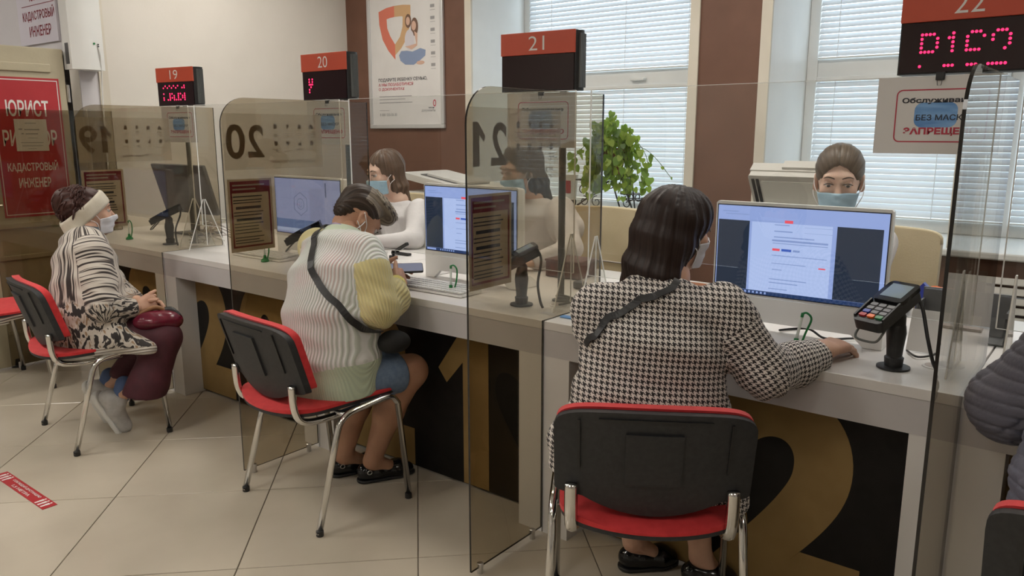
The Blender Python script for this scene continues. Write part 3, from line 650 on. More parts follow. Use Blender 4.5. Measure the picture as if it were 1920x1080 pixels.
def keyboard(x, y, label):
    t = thing('keyboard', label, 'keyboard', (x, y, .75), math.radians(1))
    MB().prism([(-.06, .002), (.06, .002), (.06, .02), (-.06, .010)], -.19, .19, lambda u, v, d: (d, u, v)).build('base', M['mon_white'], t)
    b = MB()
    for r in range(5):
        for c in range(18):
            yy = -.047 + r * .023; b.box((-.178 + c * .0209, yy, .0165 + (yy + .06) * .083), (.0175, .019, .005), None)
    b.build('keys', M['pvc'], t, kind='stuff')
for k_, (x, y, l) in enumerate(((.48, .155, 'white keyboard on the counter under the houndstooth arm'), (-.64, .155, 'white keyboard below the monitor right of the phone in hand'), (-1.86, .235, 'white keyboard below the lilac screen'))): keyboard(x, y, l)
def pen(x, y, lean, label):
    t = thing('desk_pen', label, 'pen', (x, y, .75))
    MB().lathe([(.019, .001), (.020, .006), (.016, .013), (.008, .018), (.0065, .032), (.004, .033)], (0, 0, 0), 16).build('base', M['green'], t, auto=A30)
    ax = Vector(lean); MB().tube([Vector((0, 0, .030)), Vector((0, 0, .03)) + ax * .066], .0042, 8).build('barrel', M['green_tr'], t, smooth=True)
    a = Vector((0, 0, .03)) + ax * .066
    MB().tube([a, a + ax * .012], .0047, 8).build('cap', M['green'], t, smooth=True)
    MB().tube(cat_rom([a + ax * .010, a + Vector((.012, .005, .012)), a + Vector((.024, .008, -.005)), Vector((.022, .008, .05)), Vector((.012, .004, .012))], 6), .0032, 7).build('clip_cord', M['green'], t, smooth=True)
pen(.765, .166, (.16, .03, .99), 'green chained pen on its base beside the houndstooth sleeve')
pen(-.545, .148, (.02, .0, 1), 'green chained pen on its base below the web page monitor')
pen(-1.746, .150, (.0, .0, 1), 'green chained pen on its base under the stuck notice, before the lilac screen')
pen(-3.045, .141, (.0, .0, 1), 'green chained pen on its base near the woman in a headband')
# payment terminals
def terminal(x, y, rz, label, lift=.0):
    t = thing('payment_terminal', label, 'card reader', (x, y, .75), rz)
    MB().lathe([(.041, .001), (.041, .006), (.034, .007)], (0, 0, 0), 28).build('base_disc', M['blk'], t, auto=A30)
    b = MB(); b.lathe([(.022, .007), (.024, .03), (.019, .034), (.021, .06), (.0245, .095), (.022, .115), (.015, .125)], (0, 0, 0), 18)
    b.tube([(0, 0, .115), (0, .002, .140), (0, -.006, .155)], [.021, .019, .015], 12); b.build('stem', M['blk_gloss' if False else 'blk'], t, auto=A30)
    ax = Vector((0, .905, .427)); nx = Vector((1, 0, 0)); up = nx.cross(ax)
    R = Matrix((nx, ax, up)).transposed(); c0 = Vector((-.020, -.016, .165 + lift))
    fn = lambda u, v, d: c0 + R @ Vector((u, v, d))
    body = MB(); body.prism(rrect(-.041, .041, -.092, .084, .014, 5), -.020, .008, fn); ho = body.build('body', M['blk'], t, auto=A30)
    hood = MB().prism(rrect(-.043, .043, -.004, .086, .014, 5), .008, .019, fn).build('screen_hood', M['blk_gloss'], t, auto=A30)
    b = MB(); b.bm.faces.new([b.bm.verts.new(fn(u, v, .0195)) for u, v in ((-.030, .014), (.030, .014), (.030, .074), (-.030, .074))]); b.build('display', mat('terminal_display_%d' % int(x * 10 + 90), (.26, .33, .38), .08, spec=.9), t)
    for s in (-1, 1): MB().prism([(-.080, .004), (-.004, .004), (-.004, .019), (-.078, .014)], s * .038, s * .043, lambda u, v, d: fn(d, u, v)).build('keypad_shield', M['blk'], t)
    kme = None
    cols = [[mat('key_grey', (.22, .22, .23), .5)] * 3] * 3
    for r in range(4):
        for c in range(3):
            m = M['red_print'] if (r, c) == (0, 0) else M['orange_pl'] if (r, c) == (0, 1) else M['green'] if (r, c) == (0, 2) else M['blue'] if (r, c) == (1, 0) else M['key']
            b = MB(); b.prism(rrect(-.0095, .0095, -.006, .006, .003, 3), 0, .005, lambda u, v, d, c=c, r=r: fn(-.0235 + .0235 * c + u, -.068 + .0165 * r + v, .008 + d)); b.build('key', m, t)
    b = MB(); b.tube(cat_rom([fn(-.034, -.060, -.02), fn(-.034, -.098, -.034), fn(-.02, -.108, -.040), fn(.02, -.108, -.040), fn(.034, -.098, -.034), fn(.034, -.060, -.02)], 5), .0032, 7); b.build('wire_handle', M['post'], t, smooth=True)
    p0 = fn(.012, .082, -.01)
    MB().tube(cat_rom([p0, p0 + Vector((.028, .004, -.03)), Vector((.056, .046, .09)), Vector((.074, .050, .03)), Vector((.084, .058, .005))], 8), .0048, 8).build('cable', M['blk'], t, smooth=True)
    return t
M['key'] = mat('key_grey', (.20, .20, .215), .45)
terminal(1.027, .142, math.radians(-22), 'black card payment terminal on a stand right of the woman in houndstooth')
terminal(-.203, .147, math.radians(-40), 'black card payment terminal standing behind the partition numbered 21')
terminal(-1.41, .147, math.radians(-45), 'black card payment terminal half hidden behind the striped cardigan')
terminal(-2.671, .184, math.radians(-42), 'black card payment terminal standing before the dark monitor')
# loose cables
def cable(pts, r, m, label): o = MB().tube(cat_rom(pts, 7), r, 7).build('cable', m, None, smooth=True); return tag(o, label, 'cable')
cable([(.70, .40, .754), (.66, .33, .757), (.74, .34, .772), (.80, .315, .757), (.86, .36, .757), (.93, .44, .756)], .0035, M['blk'], 'black cable looping under the chin of the nearest monitor')
cable([(1.02, .33, .755), (1.06, .27, .757), (1.09, .34, .756), (1.04, .42, .756)], .003, M['blk'], 'thin black cable on the counter behind the nearest payment terminal')
for i in range(5):
    random.seed(30 + i); c_ = Vector((-2.62, .40, .76)); pts = [c_ + Vector((random.uniform(-.10, .12), random.uniform(-.10, .10), random.uniform(0.0, .10))) for _ in range(5)]; pts = [c_ + Vector((-.1 + .05 * i, -.08, -.004))] + pts + [c_ + Vector((.1, .06 * i - .1, -.004))]
    cable(pts, .0032, M['cable_w'] if i < 3 else M['mid_print'], ['thick', 'thin', 'short', 'grey', 'long grey'][i] + ' loose cable in the tangle below the dark monitor')
cable([(-.10, .33, .755), (-.12, .25, .775), (-.08, .22, .79), (-.05, .26, .77), (-.085, .21, .755)], .0045, M['post'], 'grey cable loop beside the cable hole of counter 21')
b = MB(); pts = []
for i in range(90): a = i * .75; s_ = i / 89; pts.append((1.335 + .10 * s_ + .0 * a, .42 + .05 * s_ + .007 * math.cos(a), .762 + .007 * math.sin(a)))
b.tube(pts, .0028, 6); tag(b.build('coiled_cord', M['mon_grey'], None, smooth=True), 'dark grey coiled telephone cord on the counter behind the quilted sleeve', 'cord')
# desk things
def put(o, label, cat, group=None): return tag(o, label, cat, group)
t = thing('desk_tray', 'dark grey desk organiser tray with a clear front behind the payment terminal', 'organiser', (1.13, .55, .75))
b = MB().bb(-.14, .10, .10, .11, .002, .135).bb(-.14, .10, 0, .11, .002, .006).bb(-.14, -.134, 0, .11, .006, .10).bb(.094, .10, 0, .11, .006, .10); b.build('tray', M['mon_grey'], t)
MB().bb(-.14, .10, -.004, 0, .002, .085).build('clear_front', M['clear'], t)
put(MB().box((0, 0, .0), (.17, .12, .0012), Matrix.Rotation(math.radians(68), 3, 'X')).build('paper_sheet', M['paper']), 'white paper sheet held upright behind the nearest payment terminal', 'paper').location = (1.10, .36, .81)
t = thing('tape_dispenser', 'bright orange plastic tape dispenser at the back of the nearest counter', 'dispenser', (1.05, .86, .75))
MB().prism(rrect(-.02, .02, .002, .10, .01, 4), -.05, .05, lambda u, v, d: (d, u, v)).build('body', M['orange_pl'], t, auto=A30)
b = MB(); 
b.tube([Vector((-.058, -.022 , .075)) + Vector((.026 * math.cos(a), 0, .026 * math.sin(a))) for a in [2 * PI * i / 16 for i in range(16)]], .008, 7, closed=True); b.build('roll', M['orange_pl'], t, smooth=True)
t = thing('stapler', 'small blue stapler standing left of the orange dispenser', 'stapler', (.955, .84, .75))
MB().prism([(-.02, .002), (.02, .002), (.016, .10), (.0, .115), (-.012, .10)], -.014, .014, lambda u, v, d: (u, d, v)).build('arm', M['blue'], t); MB().bb(-.022, .024, -.018, .018, .0015, .012, .003).build('base', M['blk'], t)
t = thing('binder', 'dark binder lying at the back of the nearest counter, left of the blue stapler', 'binder', (.86, .86, .7515)); MB().bb(-.07, .05, -.08, .06, 0, .045, .004).build('cover', M['blk'], t); MB().bb(-.066, .052, -.076, .056, .008, .037).build('pages', M['paper'], t)
t = thing('letter_tray', 'white paper stack standing behind the right partition', 'paper', (1.33, .80, .7515)); MB().box((0, 0, .07), (.15, .012, .14), Matrix.Rotation(math.radians(-12), 3, 'X')).build('stack', M['paper'], t); MB().bb(-.06, .12, -.10, -.06, 0, .008).build('bottom_sheet', M['mid_print'], t)
put(MB().box((0, 0, 0), (.12, .10, .012), None, .004).build('wooden_tray', M['wood_orange']), 'orange brown wooden tray behind the head of the houndstooth woman', 'tray').location = (.14, .82, .758)
t = thing('document_box', 'dark red brown document box on counter 21 behind the partition', 'box', (-.39, .74, .7515)); MB().bb(-.085, .085, -.07, .07, 0, .065, .003).build('box', M['brown_box'], t); MB().bb(-.088, .088, -.073, .073, .0652, .075, .003).build('lid', M['brown_box'], t)
put(MB().lathe([(.012, 0), (.013, .02), (.012, .05), (.010, .055)], (0, 0, 0), 14, Matrix.Rotation(PI / 2, 3, 'Y')).build('black_marker', M['blk']), 'black tube lying on the counter left of the houndstooth shoulder', 'marker').location = (-.12, .60, .764)
put(MB().box((0, 0, 0), (.05, .03, .03), None, .006).build('desk_stamp', M['blk']), 'black self-inking stamp on the counter left of the houndstooth shoulder', 'stamp').location = (-.20, .52, .7665)
put(MB().bb(-.03, .03, -.012, .012, 0, .004).build('blue_card', M['blue_pale']), 'pale blue card at the front edge of the nearest counter by a screen foot', 'card').location = (.045, .085, .751)
t = thing('small_bag', 'dark grey small bag with two handles before the long haired employee', 'bag', (-1.60, .62, .751)); MB().prism([(-.055, 0), (.055, 0), (.035, .095), (-.035, .095)], -.035, .035, lambda u, v, d: (u, d, v)).build('body', M['mon_grey'], t)
MB().tube(cat_rom([(-.01, 0, .09), (-.012, 0, .118), (.015, 0, .125), (.022, 0, .09)], 6), .0045, 7).build('handle', M['blk'], t, smooth=True)
t = thing('stapler', 'black stapler on the counter right of the small grey bag', 'stapler', (-1.385, .70, .7515)); MB().bb(-.045, .055, -.013, .013, 0, .012, .003).build('base', M['blk'], t); MB().box((0, 0, .038), (.095, .020, .018), Matrix.Rotation(math.radians(-28), 3, 'Y'), .005).build('arm', M['blk_gloss'], t)
t = thing('desk_stamp', 'small black stamp on the white counter before the black stapler', 'stamp', (-1.32, .58, .7515)); MB().bb(-.02, .02, -.012, .012, 0, .018, .003).build('base', M['blk'], t); MB().lathe([(.006, .018), (.011, .03), (.008, .042)], (0, 0, 0), 12).build('grip', M['blk_gloss'], t)
t = thing('name_card', 'clear upright name card holder with faint print before the small grey bag', 'sign', (-1.28, .43, .7515), math.radians(8)); MB().box((0, 0, .032), (.13, .003, .062), Matrix.Rotation(math.radians(-20), 3, 'X')).build('card', M['paper'], t); MB().box((.03, -.0035, .03), (.035, .001, .010), Matrix.Rotation(math.radians(-20), 3, 'X')).build('emblem', M['mid_print'], t)
put(MB().box((0, 0, 0), (.21, .15, .0012), None).build('paper_sheet', M['paper']), 'white paper sheet lying on the counter right of the long haired employee', 'paper').location = (-1.22, .50, .7508)

# ------------------------------------------------------------------ visitor chairs
def slab(mb, top, bot, surf, d0, d1, nu=24, nv=10):
    us = [math.sin(PI / 2 * (-1 + 2 * i / nu)) for i in range(nu + 1)]
    def face(d): return [[mb.bm.verts.new(surf(u, bot(u) + (top(u) - bot(u)) * j / nv, d)) for j in range(nv + 1)] for u in us]
    A, B = face(d0), face(d1)
    for i in range(nu):
        for j in range(nv):
            mb.bm.faces.new((A[i][j], A[i + 1][j], A[i + 1][j + 1], A[i][j + 1])); mb.bm.faces.new((B[i][j], B[i][j + 1], B[i + 1][j + 1], B[i + 1][j]))
        for j in (0, nv): mb.bm.faces.new((A[i][j], B[i][j], B[i + 1][j], A[i + 1][j]))
    for i in (0, nu):
        for j in range(nv): mb.bm.faces.new((A[i][j], A[i][j + 1], B[i][j + 1], B[i][j]))
    return mb
def visitor_chair(loc, rz, label):
    t = thing('visitor_chair', label, 'chair', loc, rz, 'red and black visitor chairs')
    for s in (-1, 1):
        x = .243 * s
        up = cat_rom([(x, -.108, .33), (x, -.090, .375), (x, -.055, .400), (x, .0, .409), (x, .09, .418), (x, .135, .414), (x, .160, .385)], 6)
        MB().tube([(x * 1.035, -.20, .008)] + up + [(x * 1.02, .197, .008)], .0115, 10, flat=1.0).build('side_frame', M['chrome'], t, smooth=True)
        for y_ in (-.20, .197): MB().lathe([(.0125, 0), (.0135, .004), (.0135, .02), (.012, .021)], (x * (1.035 if y_ < 0 else 1.02), y_ * .985, .0005), 10).build('foot_cap', M['blk'], t)
        MB().tube(cat_rom([(.178 * s, .04, .385), (.182 * s, -.10, .382), (.188 * s, -.195, .395), (.19 * s, -.230, .44), (.19 * s, -.238, .53)], 7), .0125, 8, flat=1.3).build('back_bracket', M['chrome'], t, smooth=True)
    b = MB()
    for y_ in (-.06, .10): b.tube([(-.243, y_, .393 + .022 * (y_ > 0)), (.243, y_, .393 + .022 * (y_ > 0))], .008, 8)
    b.build('cross_bar', M['steel'], t, smooth=True, kind=None)
    lim = lambda u: max(0.0, 1 - abs(u) ** 7) ** (1 / 3.2)
    top = lambda u: .195 * (.55 + .45 * lim(u)); bot = lambda u: -.205 - .060 * (1 - u * u) + .10 * (1 - lim(u))
    sf = lambda z: (lambda u, v, d: (u * .222, v, z + d + .010 * u * u + .016 * max(0, -v - .08) * 0))
    slab(MB(), top, bot, sf(.408), 0, .012).build('seat_shell', M['blk_soft'], t, auto=A30)
    slab(MB(), top, bot, lambda u, v, d: (u * .224, v * 1.01, .4205 + d * (.35 + .65 * (1 - abs(u) ** 4) * (1 - (abs(v) / .25) ** 4)) + .010 * u * u), 0, .03).build('seat_cushion', M['red_cloth'], t, auto=math.radians(60))
    tp = lambda u: .740 - .012 * u * u - .055 * (1 - lim(u)); bt = lambda u: .496 - .045 * max(0, 1 - (abs(u) / .72) ** 2) + .02 * (1 - lim(u))
    def bs(u, v, d): return (u * .232, -.232 - (v - .53) * .30 + .035 * u * u + d - .012 * 0, v)
    slab(MB(), tp, bt, bs, -.020, .004, 28, 12).build('back_shell', M['blk_soft'], t, auto=A30)
    slab(MB(), lambda u: tp(u) + .006, lambda u: bt(u) + .012, lambda u, v, d: bs(u * .985, v, d), .0045, .032, 28, 12).build('back_cushion', M['red_cloth'], t, auto=math.radians(60))
    sh = [c for c in t.children if c.name.startswith('back_shell')][0]
    slab(MB(), lambda u: .685, lambda u: .545, lambda u, v, d: bs(u * .28, v, d), -.0275, -.0195, 6, 4).build('centre_plate', M['blk_soft'], sh, auto=A30)
    for s in (-1, 1): slab(MB(), lambda u: .712, lambda u: .575, lambda u, v, d: bs(s * .745 + u * .012, v, d), -.0255, -.0195, 4, 4).build('rib', M['blk'], sh, auto=A30)
    slab(MB(), lambda u: .7235 - .004 * u * u, lambda u: .7205 - .004 * u * u, lambda u, v, d: bs(u * .55, v, d), -.024, -.0195, 12, 2).build('rib', M['blk'], sh, auto=A30)
    return t
visitor_chair((.53, -.26, 0), math.radians(31.5), 'red and black visitor chair seen from behind under the houndstooth woman')
visitor_chair((-.8125, -.2735, 0), math.radians(-5), 'red and black visitor chair under the person in a striped cardigan')
visitor_chair((-2.166, -.470, 0), math.radians(-7.8), 'red and black visitor chair under the woman in a headband')
visitor_chair((-3.25, -.545, 0), math.radians(-4), 'red visitor chair cut by the left edge of the picture')
visitor_chair((1.565, -.26, 0), math.radians(0), 'red and black visitor chair cut by the lower right corner')
# employee chairs
def staff_chair(x, y, rz, label):
    t = thing('office_chair', label, 'chair', (x, y, 0), rz, 'cream leather office chairs')
    lim = lambda u: max(0.0, 1 - abs(u) ** 9) ** (1 / 3.5)
    sf = lambda u, v, d: (u * .255, .0 - .03 * u * u + .08 * (v - .5) + d * (.5 + .5 * (1 - abs(u) ** 3)), v)
    slab(MB(), lambda u: .985 - .045 * (1 - lim(u)) - .008 * u * u, lambda u: .50 + .05 * (1 - lim(u)), sf, -.045, .045, 24, 14).build('backrest', M['cream_leather'], t, auto=math.radians(50))
    bk = t.children[-1]
    pts = [sf(u, .985 - .045 * (1 - lim(u)) - .008 * u * u, -.035) for u in [math.sin(PI / 2 * (-1 + i / 12)) for i in range(25)]]
    MB().tube(pts, .007, 6).build('piping', M['cream_leather'], bk, smooth=True)
    MB().tube([sf(u, .72, -.048) for u in [-.85 + .17 * i for i in range(11)]], .004, 5).build('seam', M['mid_print'], bk, smooth=True)
    MB().box((0, -.24, .46), (.48, .46, .09), None, .03, 3).build('seat', M['cream_leather'], t, auto=A30)
    MB().tube([(0, -.22, .12), (0, -.22, .42)], .028, 12).build('gas_lift', M['chrome'], t, smooth=True)
    for k in range(5):
        a = 2 * PI * k / 5; MB().tube([(0, -.22, .11), (.26 * math.cos(a), -.22 + .26 * math.sin(a), .07)], [.022, .014], 8).build('base_arm', M['chrome'], t, smooth=True)
        MB().lathe([(.024, -.012), (.026, 0), (.024, .012)], (.26 * math.cos(a), -.22 + .26 * math.sin(a), .027), 12, Matrix.Rotation(PI / 2, 3, 'X')).build('castor', M['blk'], t)
staff_chair(.655, 1.36, 0, 'cream leather office chair behind the employee with tied hair')
staff_chair(-.60, 1.36, 0, 'cream leather office chair below the trailing plant')
staff_chair(-2.03, 1.40, 0, 'cream leather office chair mostly hidden behind the long haired employee')

# ================================================================== PEOPLE (signed-distance bodies meshed as one surface)
def V3(*a): return np.array(a, dtype=np.float32)
def nrm(v): v = np.asarray(v, dtype=np.float32); return v / np.linalg.norm(v)
class Sd:
    """smooth union of tapered limbs, ellipsoids and elliptic trunk sections"""
    def __init__(s): s.p = []; s.disp = None
    def c(s, a, b, ra, rb, k=.02, g=0, sub=False): s.p.append(('c', V3(*a), V3(*b), ra, rb, k, g, sub)); return s
    def chain(s, pts, rs, k=.02, g=0):
        for i in range(len(pts) - 1): s.c(pts[i], pts[i + 1], rs[i], rs[i + 1], k, g)
        return s
    def e(s, c, r, R=None, k=.02, g=0, sub=False): s.p.append(('e', V3(*c), V3(*r), np.eye(3, dtype=np.float32) if R is None else np.asarray(R, dtype=np.float32), 0, k, g, sub)); return s
    def l(s, a, b, wa, wb, lat, k=.02, g=0): s.p.append(('l', V3(*a), V3(*b), wa, wb, k, g, False, nrm(lat))); return s
    def loft(s, pts, ws, lat, k=.03, g=0):
        for i in range(len(pts) - 1): s.l(pts[i], pts[i + 1], ws[i], ws[i + 1], lat, k, g)
        return s
    @staticmethod
    def dist(p, P):
        if p[0] == 'e':
            q = (P - p[1]) @ p[3]; k0 = np.linalg.norm(q / p[2], axis=-1); k1 = np.linalg.norm(q / p[2] ** 2, axis=-1) + 1e-9
            return k0 * (k0 - 1) / k1
        a, b = p[1], p[2]; ab = b - a; L2 = float(ab @ ab) + 1e-12; t0 = ((P - a) @ ab) / L2; t = np.clip(t0, 0, 1)
        if p[0] == 'c': return np.linalg.norm(P - a - t[..., None] * ab, axis=-1) - (p[3] + (p[4] - p[3]) * t)
        ax = ab / math.sqrt(L2); lat = p[8] - ax * float(p[8] @ ax); lat = lat / np.linalg.norm(lat); dep = np.cross(ax, lat)
        v = P - a - t[..., None] * ab; w = p[3][0] + (p[4][0] - p[3][0]) * t; d = p[3][1] + (p[4][1] - p[3][1]) * t; m = np.minimum(w, d)
        x = (v @ lat) / w; y = (v @ dep) / d; z = (v @ ax) / (m * .55)
        return (np.sqrt(x * x + y * y + z * z + 1e-9) - 1) * m
    def box(s, p, pad):
        if p[0] == 'e': r = float(np.max(p[2])); return p[1] - r - pad, p[1] + r + pad
        r = max(p[3], p[4]) if p[0] == 'c' else max(max(p[3]), max(p[4]))
        return np.minimum(p[1], p[2]) - r - pad, np.maximum(p[1], p[2]) + r + pad
    def ev(s, P):
        d = np.full(P.shape[:-1], 9., dtype=np.float32)
        for p in s.p:
            di = s.dist(p, P); k = p[5]
            if p[7]: h = np.clip(.5 - .5 * (d + di) / k, 0, 1); d = d + (-di - d) * h + k * h * (1 - h)
            else: h = np.clip(.5 + .5 * (d - di) / k, 0, 1); d = d + (di - d) * h - k * h * (1 - h)
        if s.disp is not None: d = d + s.disp(P)
        return d
    def field(s, h):
        pos = [p for p in s.p if not p[7]]; B = [s.box(p, .012) for p in pos]
        lo = np.min([b[0] for b in B], 0) - 2 * h; hi = np.max([b[1] for b in B], 0) + 2 * h
        n = np.ceil((hi - lo) / h).astype(int) + 1
        F = np.full(n, .5, dtype=np.float32); ax = [lo[i] + h * np.arange(n[i], dtype=np.float32) for i in range(3)]
        for p in s.p:
            b0, b1 = s.box(p, p[5] + 3 * h + .02); i0 = np.clip(((b0 - lo) / h).astype(int), 0, n); i1 = np.clip(((b1 - lo) / h).astype(int) + 2, 0, n)
            if np.any(i1 <= i0): continue
            sl = tuple(slice(i0[i], i1[i]) for i in range(3))
            P = np.stack(np.meshgrid(ax[0][sl[0]], ax[1][sl[1]], ax[2][sl[2]], indexing='ij'), -1)
            di = s.dist(p, P); k = p[5]; d = F[sl]
            if p[7]: hh = np.clip(.5 - .5 * (d + di) / k, 0, 1); F[sl] = d + (-di - d) * hh + k * hh * (1 - hh)
            else: hh = np.clip(.5 + .5 * (d - di) / k, 0, 1); F[sl] = d + (di - d) * hh - k * hh * (1 - hh)
        if s.disp is not None:
            m = np.abs(F) < 4 * h + .02; idx = np.argwhere(m); F[m] += s.disp(lo + h * idx.astype(np.float32)).astype(np.float32)
        return F, lo, h
def surface_nets(F, lo, h, clip=None):
    S = F < 0; n = np.array(F.shape); cell = np.zeros(n - 1, dtype=np.int8)
    for dx in (0, 1):
        for dy in (0, 1):
            for dz in (0, 1): cell += S[dx:n[0] - 1 + dx, dy:n[1] - 1 + dy, dz:n[2] - 1 + dz]
    act = (cell > 0) & (cell < 8); idx = np.argwhere(act); vid = np.full(act.shape, -1, dtype=np.int64); vid[act] = np.arange(len(idx))
    acc = np.zeros((len(idx), 3)); cnt = np.zeros(len(idx)); cor = [(a, b, c) for a in (0, 1) for b in (0, 1) for c in (0, 1)]
    for c0 in cor:
        for axn in range(3):
            if c0[axn]: continue
            c1 = list(c0); c1[axn] = 1
            f0 = F[tuple((idx + c0).T)]; f1 = F[tuple((idx + c1).T)]; m = (f0 < 0) != (f1 < 0)
            t = np.where(m, f0 / np.where(m, f0 - f1, 1), 0); p = np.array(c0, float)[None] + np.zeros((len(idx), 3)); p[:, axn] = t
            acc += p * m[:, None]; cnt += m
    Vt = lo + h * (idx + acc / np.maximum(cnt, 1)[:, None])
    Q = []
    for axn in range(3):
        o1, o2 = (axn + 1) % 3, (axn + 2) % 3; sl0 = [slice(1, -1)] * 3; sl0[axn] = slice(0, -1); sl1 = list(sl0); sl1[axn] = slice(1, None)
        a = S[tuple(sl0)]; b = S[tuple(sl1)]; e = np.argwhere(a != b)
        if not len(e): continue
        off = np.ones(3, int); off[axn] = 0; e0 = e + off; inside = S[tuple(e0.T)]
        d1 = np.zeros(3, int); d1[o1] = 1; d2 = np.zeros(3, int); d2[o2] = 1
        q = np.stack([vid[tuple((e0 - d1 - d2).T)], vid[tuple((e0 - d2).T)], vid[tuple(e0.T)], vid[tuple((e0 - d1).T)]], 1)
        q[~inside] = q[~inside][:, ::-1]; Q.append(q)
    Q = np.concatenate(Q); Q = Q[(Q >= 0).all(1)]
    if clip is not None:
        C = Vt[Q].mean(1); Q = Q[clip(C)]
    return Vt, Q
def mesh_from(name, parts, m=None, parent=None, mats=None):
    vs, qs, base = [], [], 0
    for V_, Q_ in parts: vs.append(V_); qs.append(Q_ + base); base += len(V_)
    Vt = np.concatenate(vs); Q = np.concatenate(qs)
    used = np.unique(Q); rm = np.full(len(Vt), -1); rm[used] = np.arange(len(used)); Vt = Vt[used]; Q = rm[Q]
    me = bpy.data.meshes.new(name); me.vertices.add(len(Vt)); me.vertices.foreach_set('co', Vt.astype(np.float32).ravel())
    me.loops.add(4 * len(Q)); me.loops.foreach_set('vertex_index', Q.astype(np.int32).ravel()); me.polygons.add(len(Q))
    me.polygons.foreach_set('loop_start', np.arange(0, 4 * len(Q), 4, dtype=np.int32)); me.polygons.foreach_set('use_smooth', np.ones(len(Q), dtype=bool))
    me.update(calc_edges=True); me.validate()
    o = link(name, me, m, parent)
    if mats:
        for mm in mats: me.materials.append(mm)
    return o, Vt, Q
def solid(name, sd, h, m=None, parent=None, clip=None, mats=None):
    return mesh_from(name, [surface_nets(*sd.field(h), clip)], m, parent, mats)
def set_uv(o, Vt, Q, segs, planar=None):
    """segs: (prims, a, b, lat, radius, v0): wrap a cylinder map round each limb so weave follows the cloth"""
    C = Vt[Q].mean(1).astype(np.float32); D_ = np.stack([np.min([Sd.dist(p, C) for p in sg[0]], 0) for sg in segs]); w = D_.argmin(0)
    UV = np.zeros((len(Q), 4, 2), dtype=np.float32)
    for i, (pr, a, b, lat, R, v0) in enumerate(segs):
        f = w == i
        if not f.any(): continue
        a = V3(*a); b = V3(*b); ax = nrm(b - a); la = nrm(V3(*lat) - ax * float(V3(*lat) @ ax)); de = np.cross(ax, la)
        P = Vt[Q[f]] - a; ang = np.arctan2(P @ la, -(P @ de)); ang = ang[:, :1] + (ang - ang[:, :1] + PI) % (2 * PI) - PI
        UV[f, :, 0] = ang * R if not (planar and i in planar) else P @ la; UV[f, :, 1] = v0 + P @ ax
    ul = o.data.uv_layers.new(name='UVMap'); ul.data.foreach_set('uv', UV.ravel()); return C, w
def waves(seed, scale, amp, n=5, stretch=(1, 1, 1)):
    r = np.random.RandomState(seed); K = r.normal(size=(n, 3)); K = K / np.linalg.norm(K, axis=1)[:, None] * scale * r.uniform(.6, 1.4, (n, 1)) * np.array(stretch); ph = r.uniform(0, 6.28, n)
    return lambda P: amp * np.sin(P @ K.T.astype(np.float32) + ph.astype(np.float32)).sum(-1) / n
def folds(lst):
    """creases: (centre, axis, wavelength, amplitude, reach)"""
    def f(P):
        d = 0
        for (c, ax, wl, am, rc) in lst:
            q = P - V3(*c); s_ = q @ nrm(ax); d = d + am * np.sin(2 * PI * s_ / wl + 4 * (q @ V3(.3, .5, .8))) * np.exp(-(q * q).sum(-1) / rc ** 2)
        return d
    return f
def frame(yaw, pitch=0.0, roll=0.0):
    """head axes (right, forward, up); yaw about +Z from +Y, pitch up positive"""
    return np.array((Matrix.Rotation(yaw, 3, 'Z') @ Matrix.Rotation(pitch, 3, 'X') @ Matrix.Rotation(roll, 3, 'Y')), dtype=np.float32)
def head_sd(sd, c, R, s=.92, neck=None, k=.018):
    T = lambda x, y, z: V3(*c) + (R @ V3(x, y, z)) * s
    E = lambda x, y, z, a, b, d, kk=k, sub=False: sd.e(T(x, y, z), V3(a, b, d) * s, R, kk * s, 0, sub)
    E(0, -.015, .038, .074, .094, .083); E(0, .028, -.025, .060, .068, .092, .03); E(0, .048, -.088, .040, .040, .030, .03)
    E(0, .080, .024, .046, .016, .013, .02); E(.036, .066, -.028, .022, .018, .022, .02); E(-.036, .066, -.028, .022, .018, .022, .02)
    sd.c(T(0, .088, .004), T(0, .108, -.034), .0075 * s, .0120 * s, .010 * s); E(.010, .098, -.040, .008, .009, .007, .006); E(-.010, .098, -.040, .008, .009, .007, .006)
    E(0, .090, -.064, .022, .010, .006, .008); E(0, .088, -.073, .019, .009, .006, .006)
    for x in (-1, 1):
        E(.031 * x, .100, .004, .018, .016, .0095, .010, True)
        Re = R @ np.array(Matrix.Rotation(-.25 * x, 3, 'Z') @ Matrix.Rotation(.2, 3, 'X'), dtype=np.float32)
        sd.e(T(.077 * x, -.012, -.004), V3(.009, .018, .031) * s, Re, .006 * s); sd.e(T(.075 * x, -.008, -.030), V3(.007, .009, .010) * s, Re, .008 * s)
        sd.e(T(.086 * x, -.008, .000), V3(.006, .010, .018) * s, Re, .004 * s, 0, True)
    if neck is not None: sd.c(T(0, -.025, -.06), neck, .052 * s, .058 * s, .03 * s)
    return T
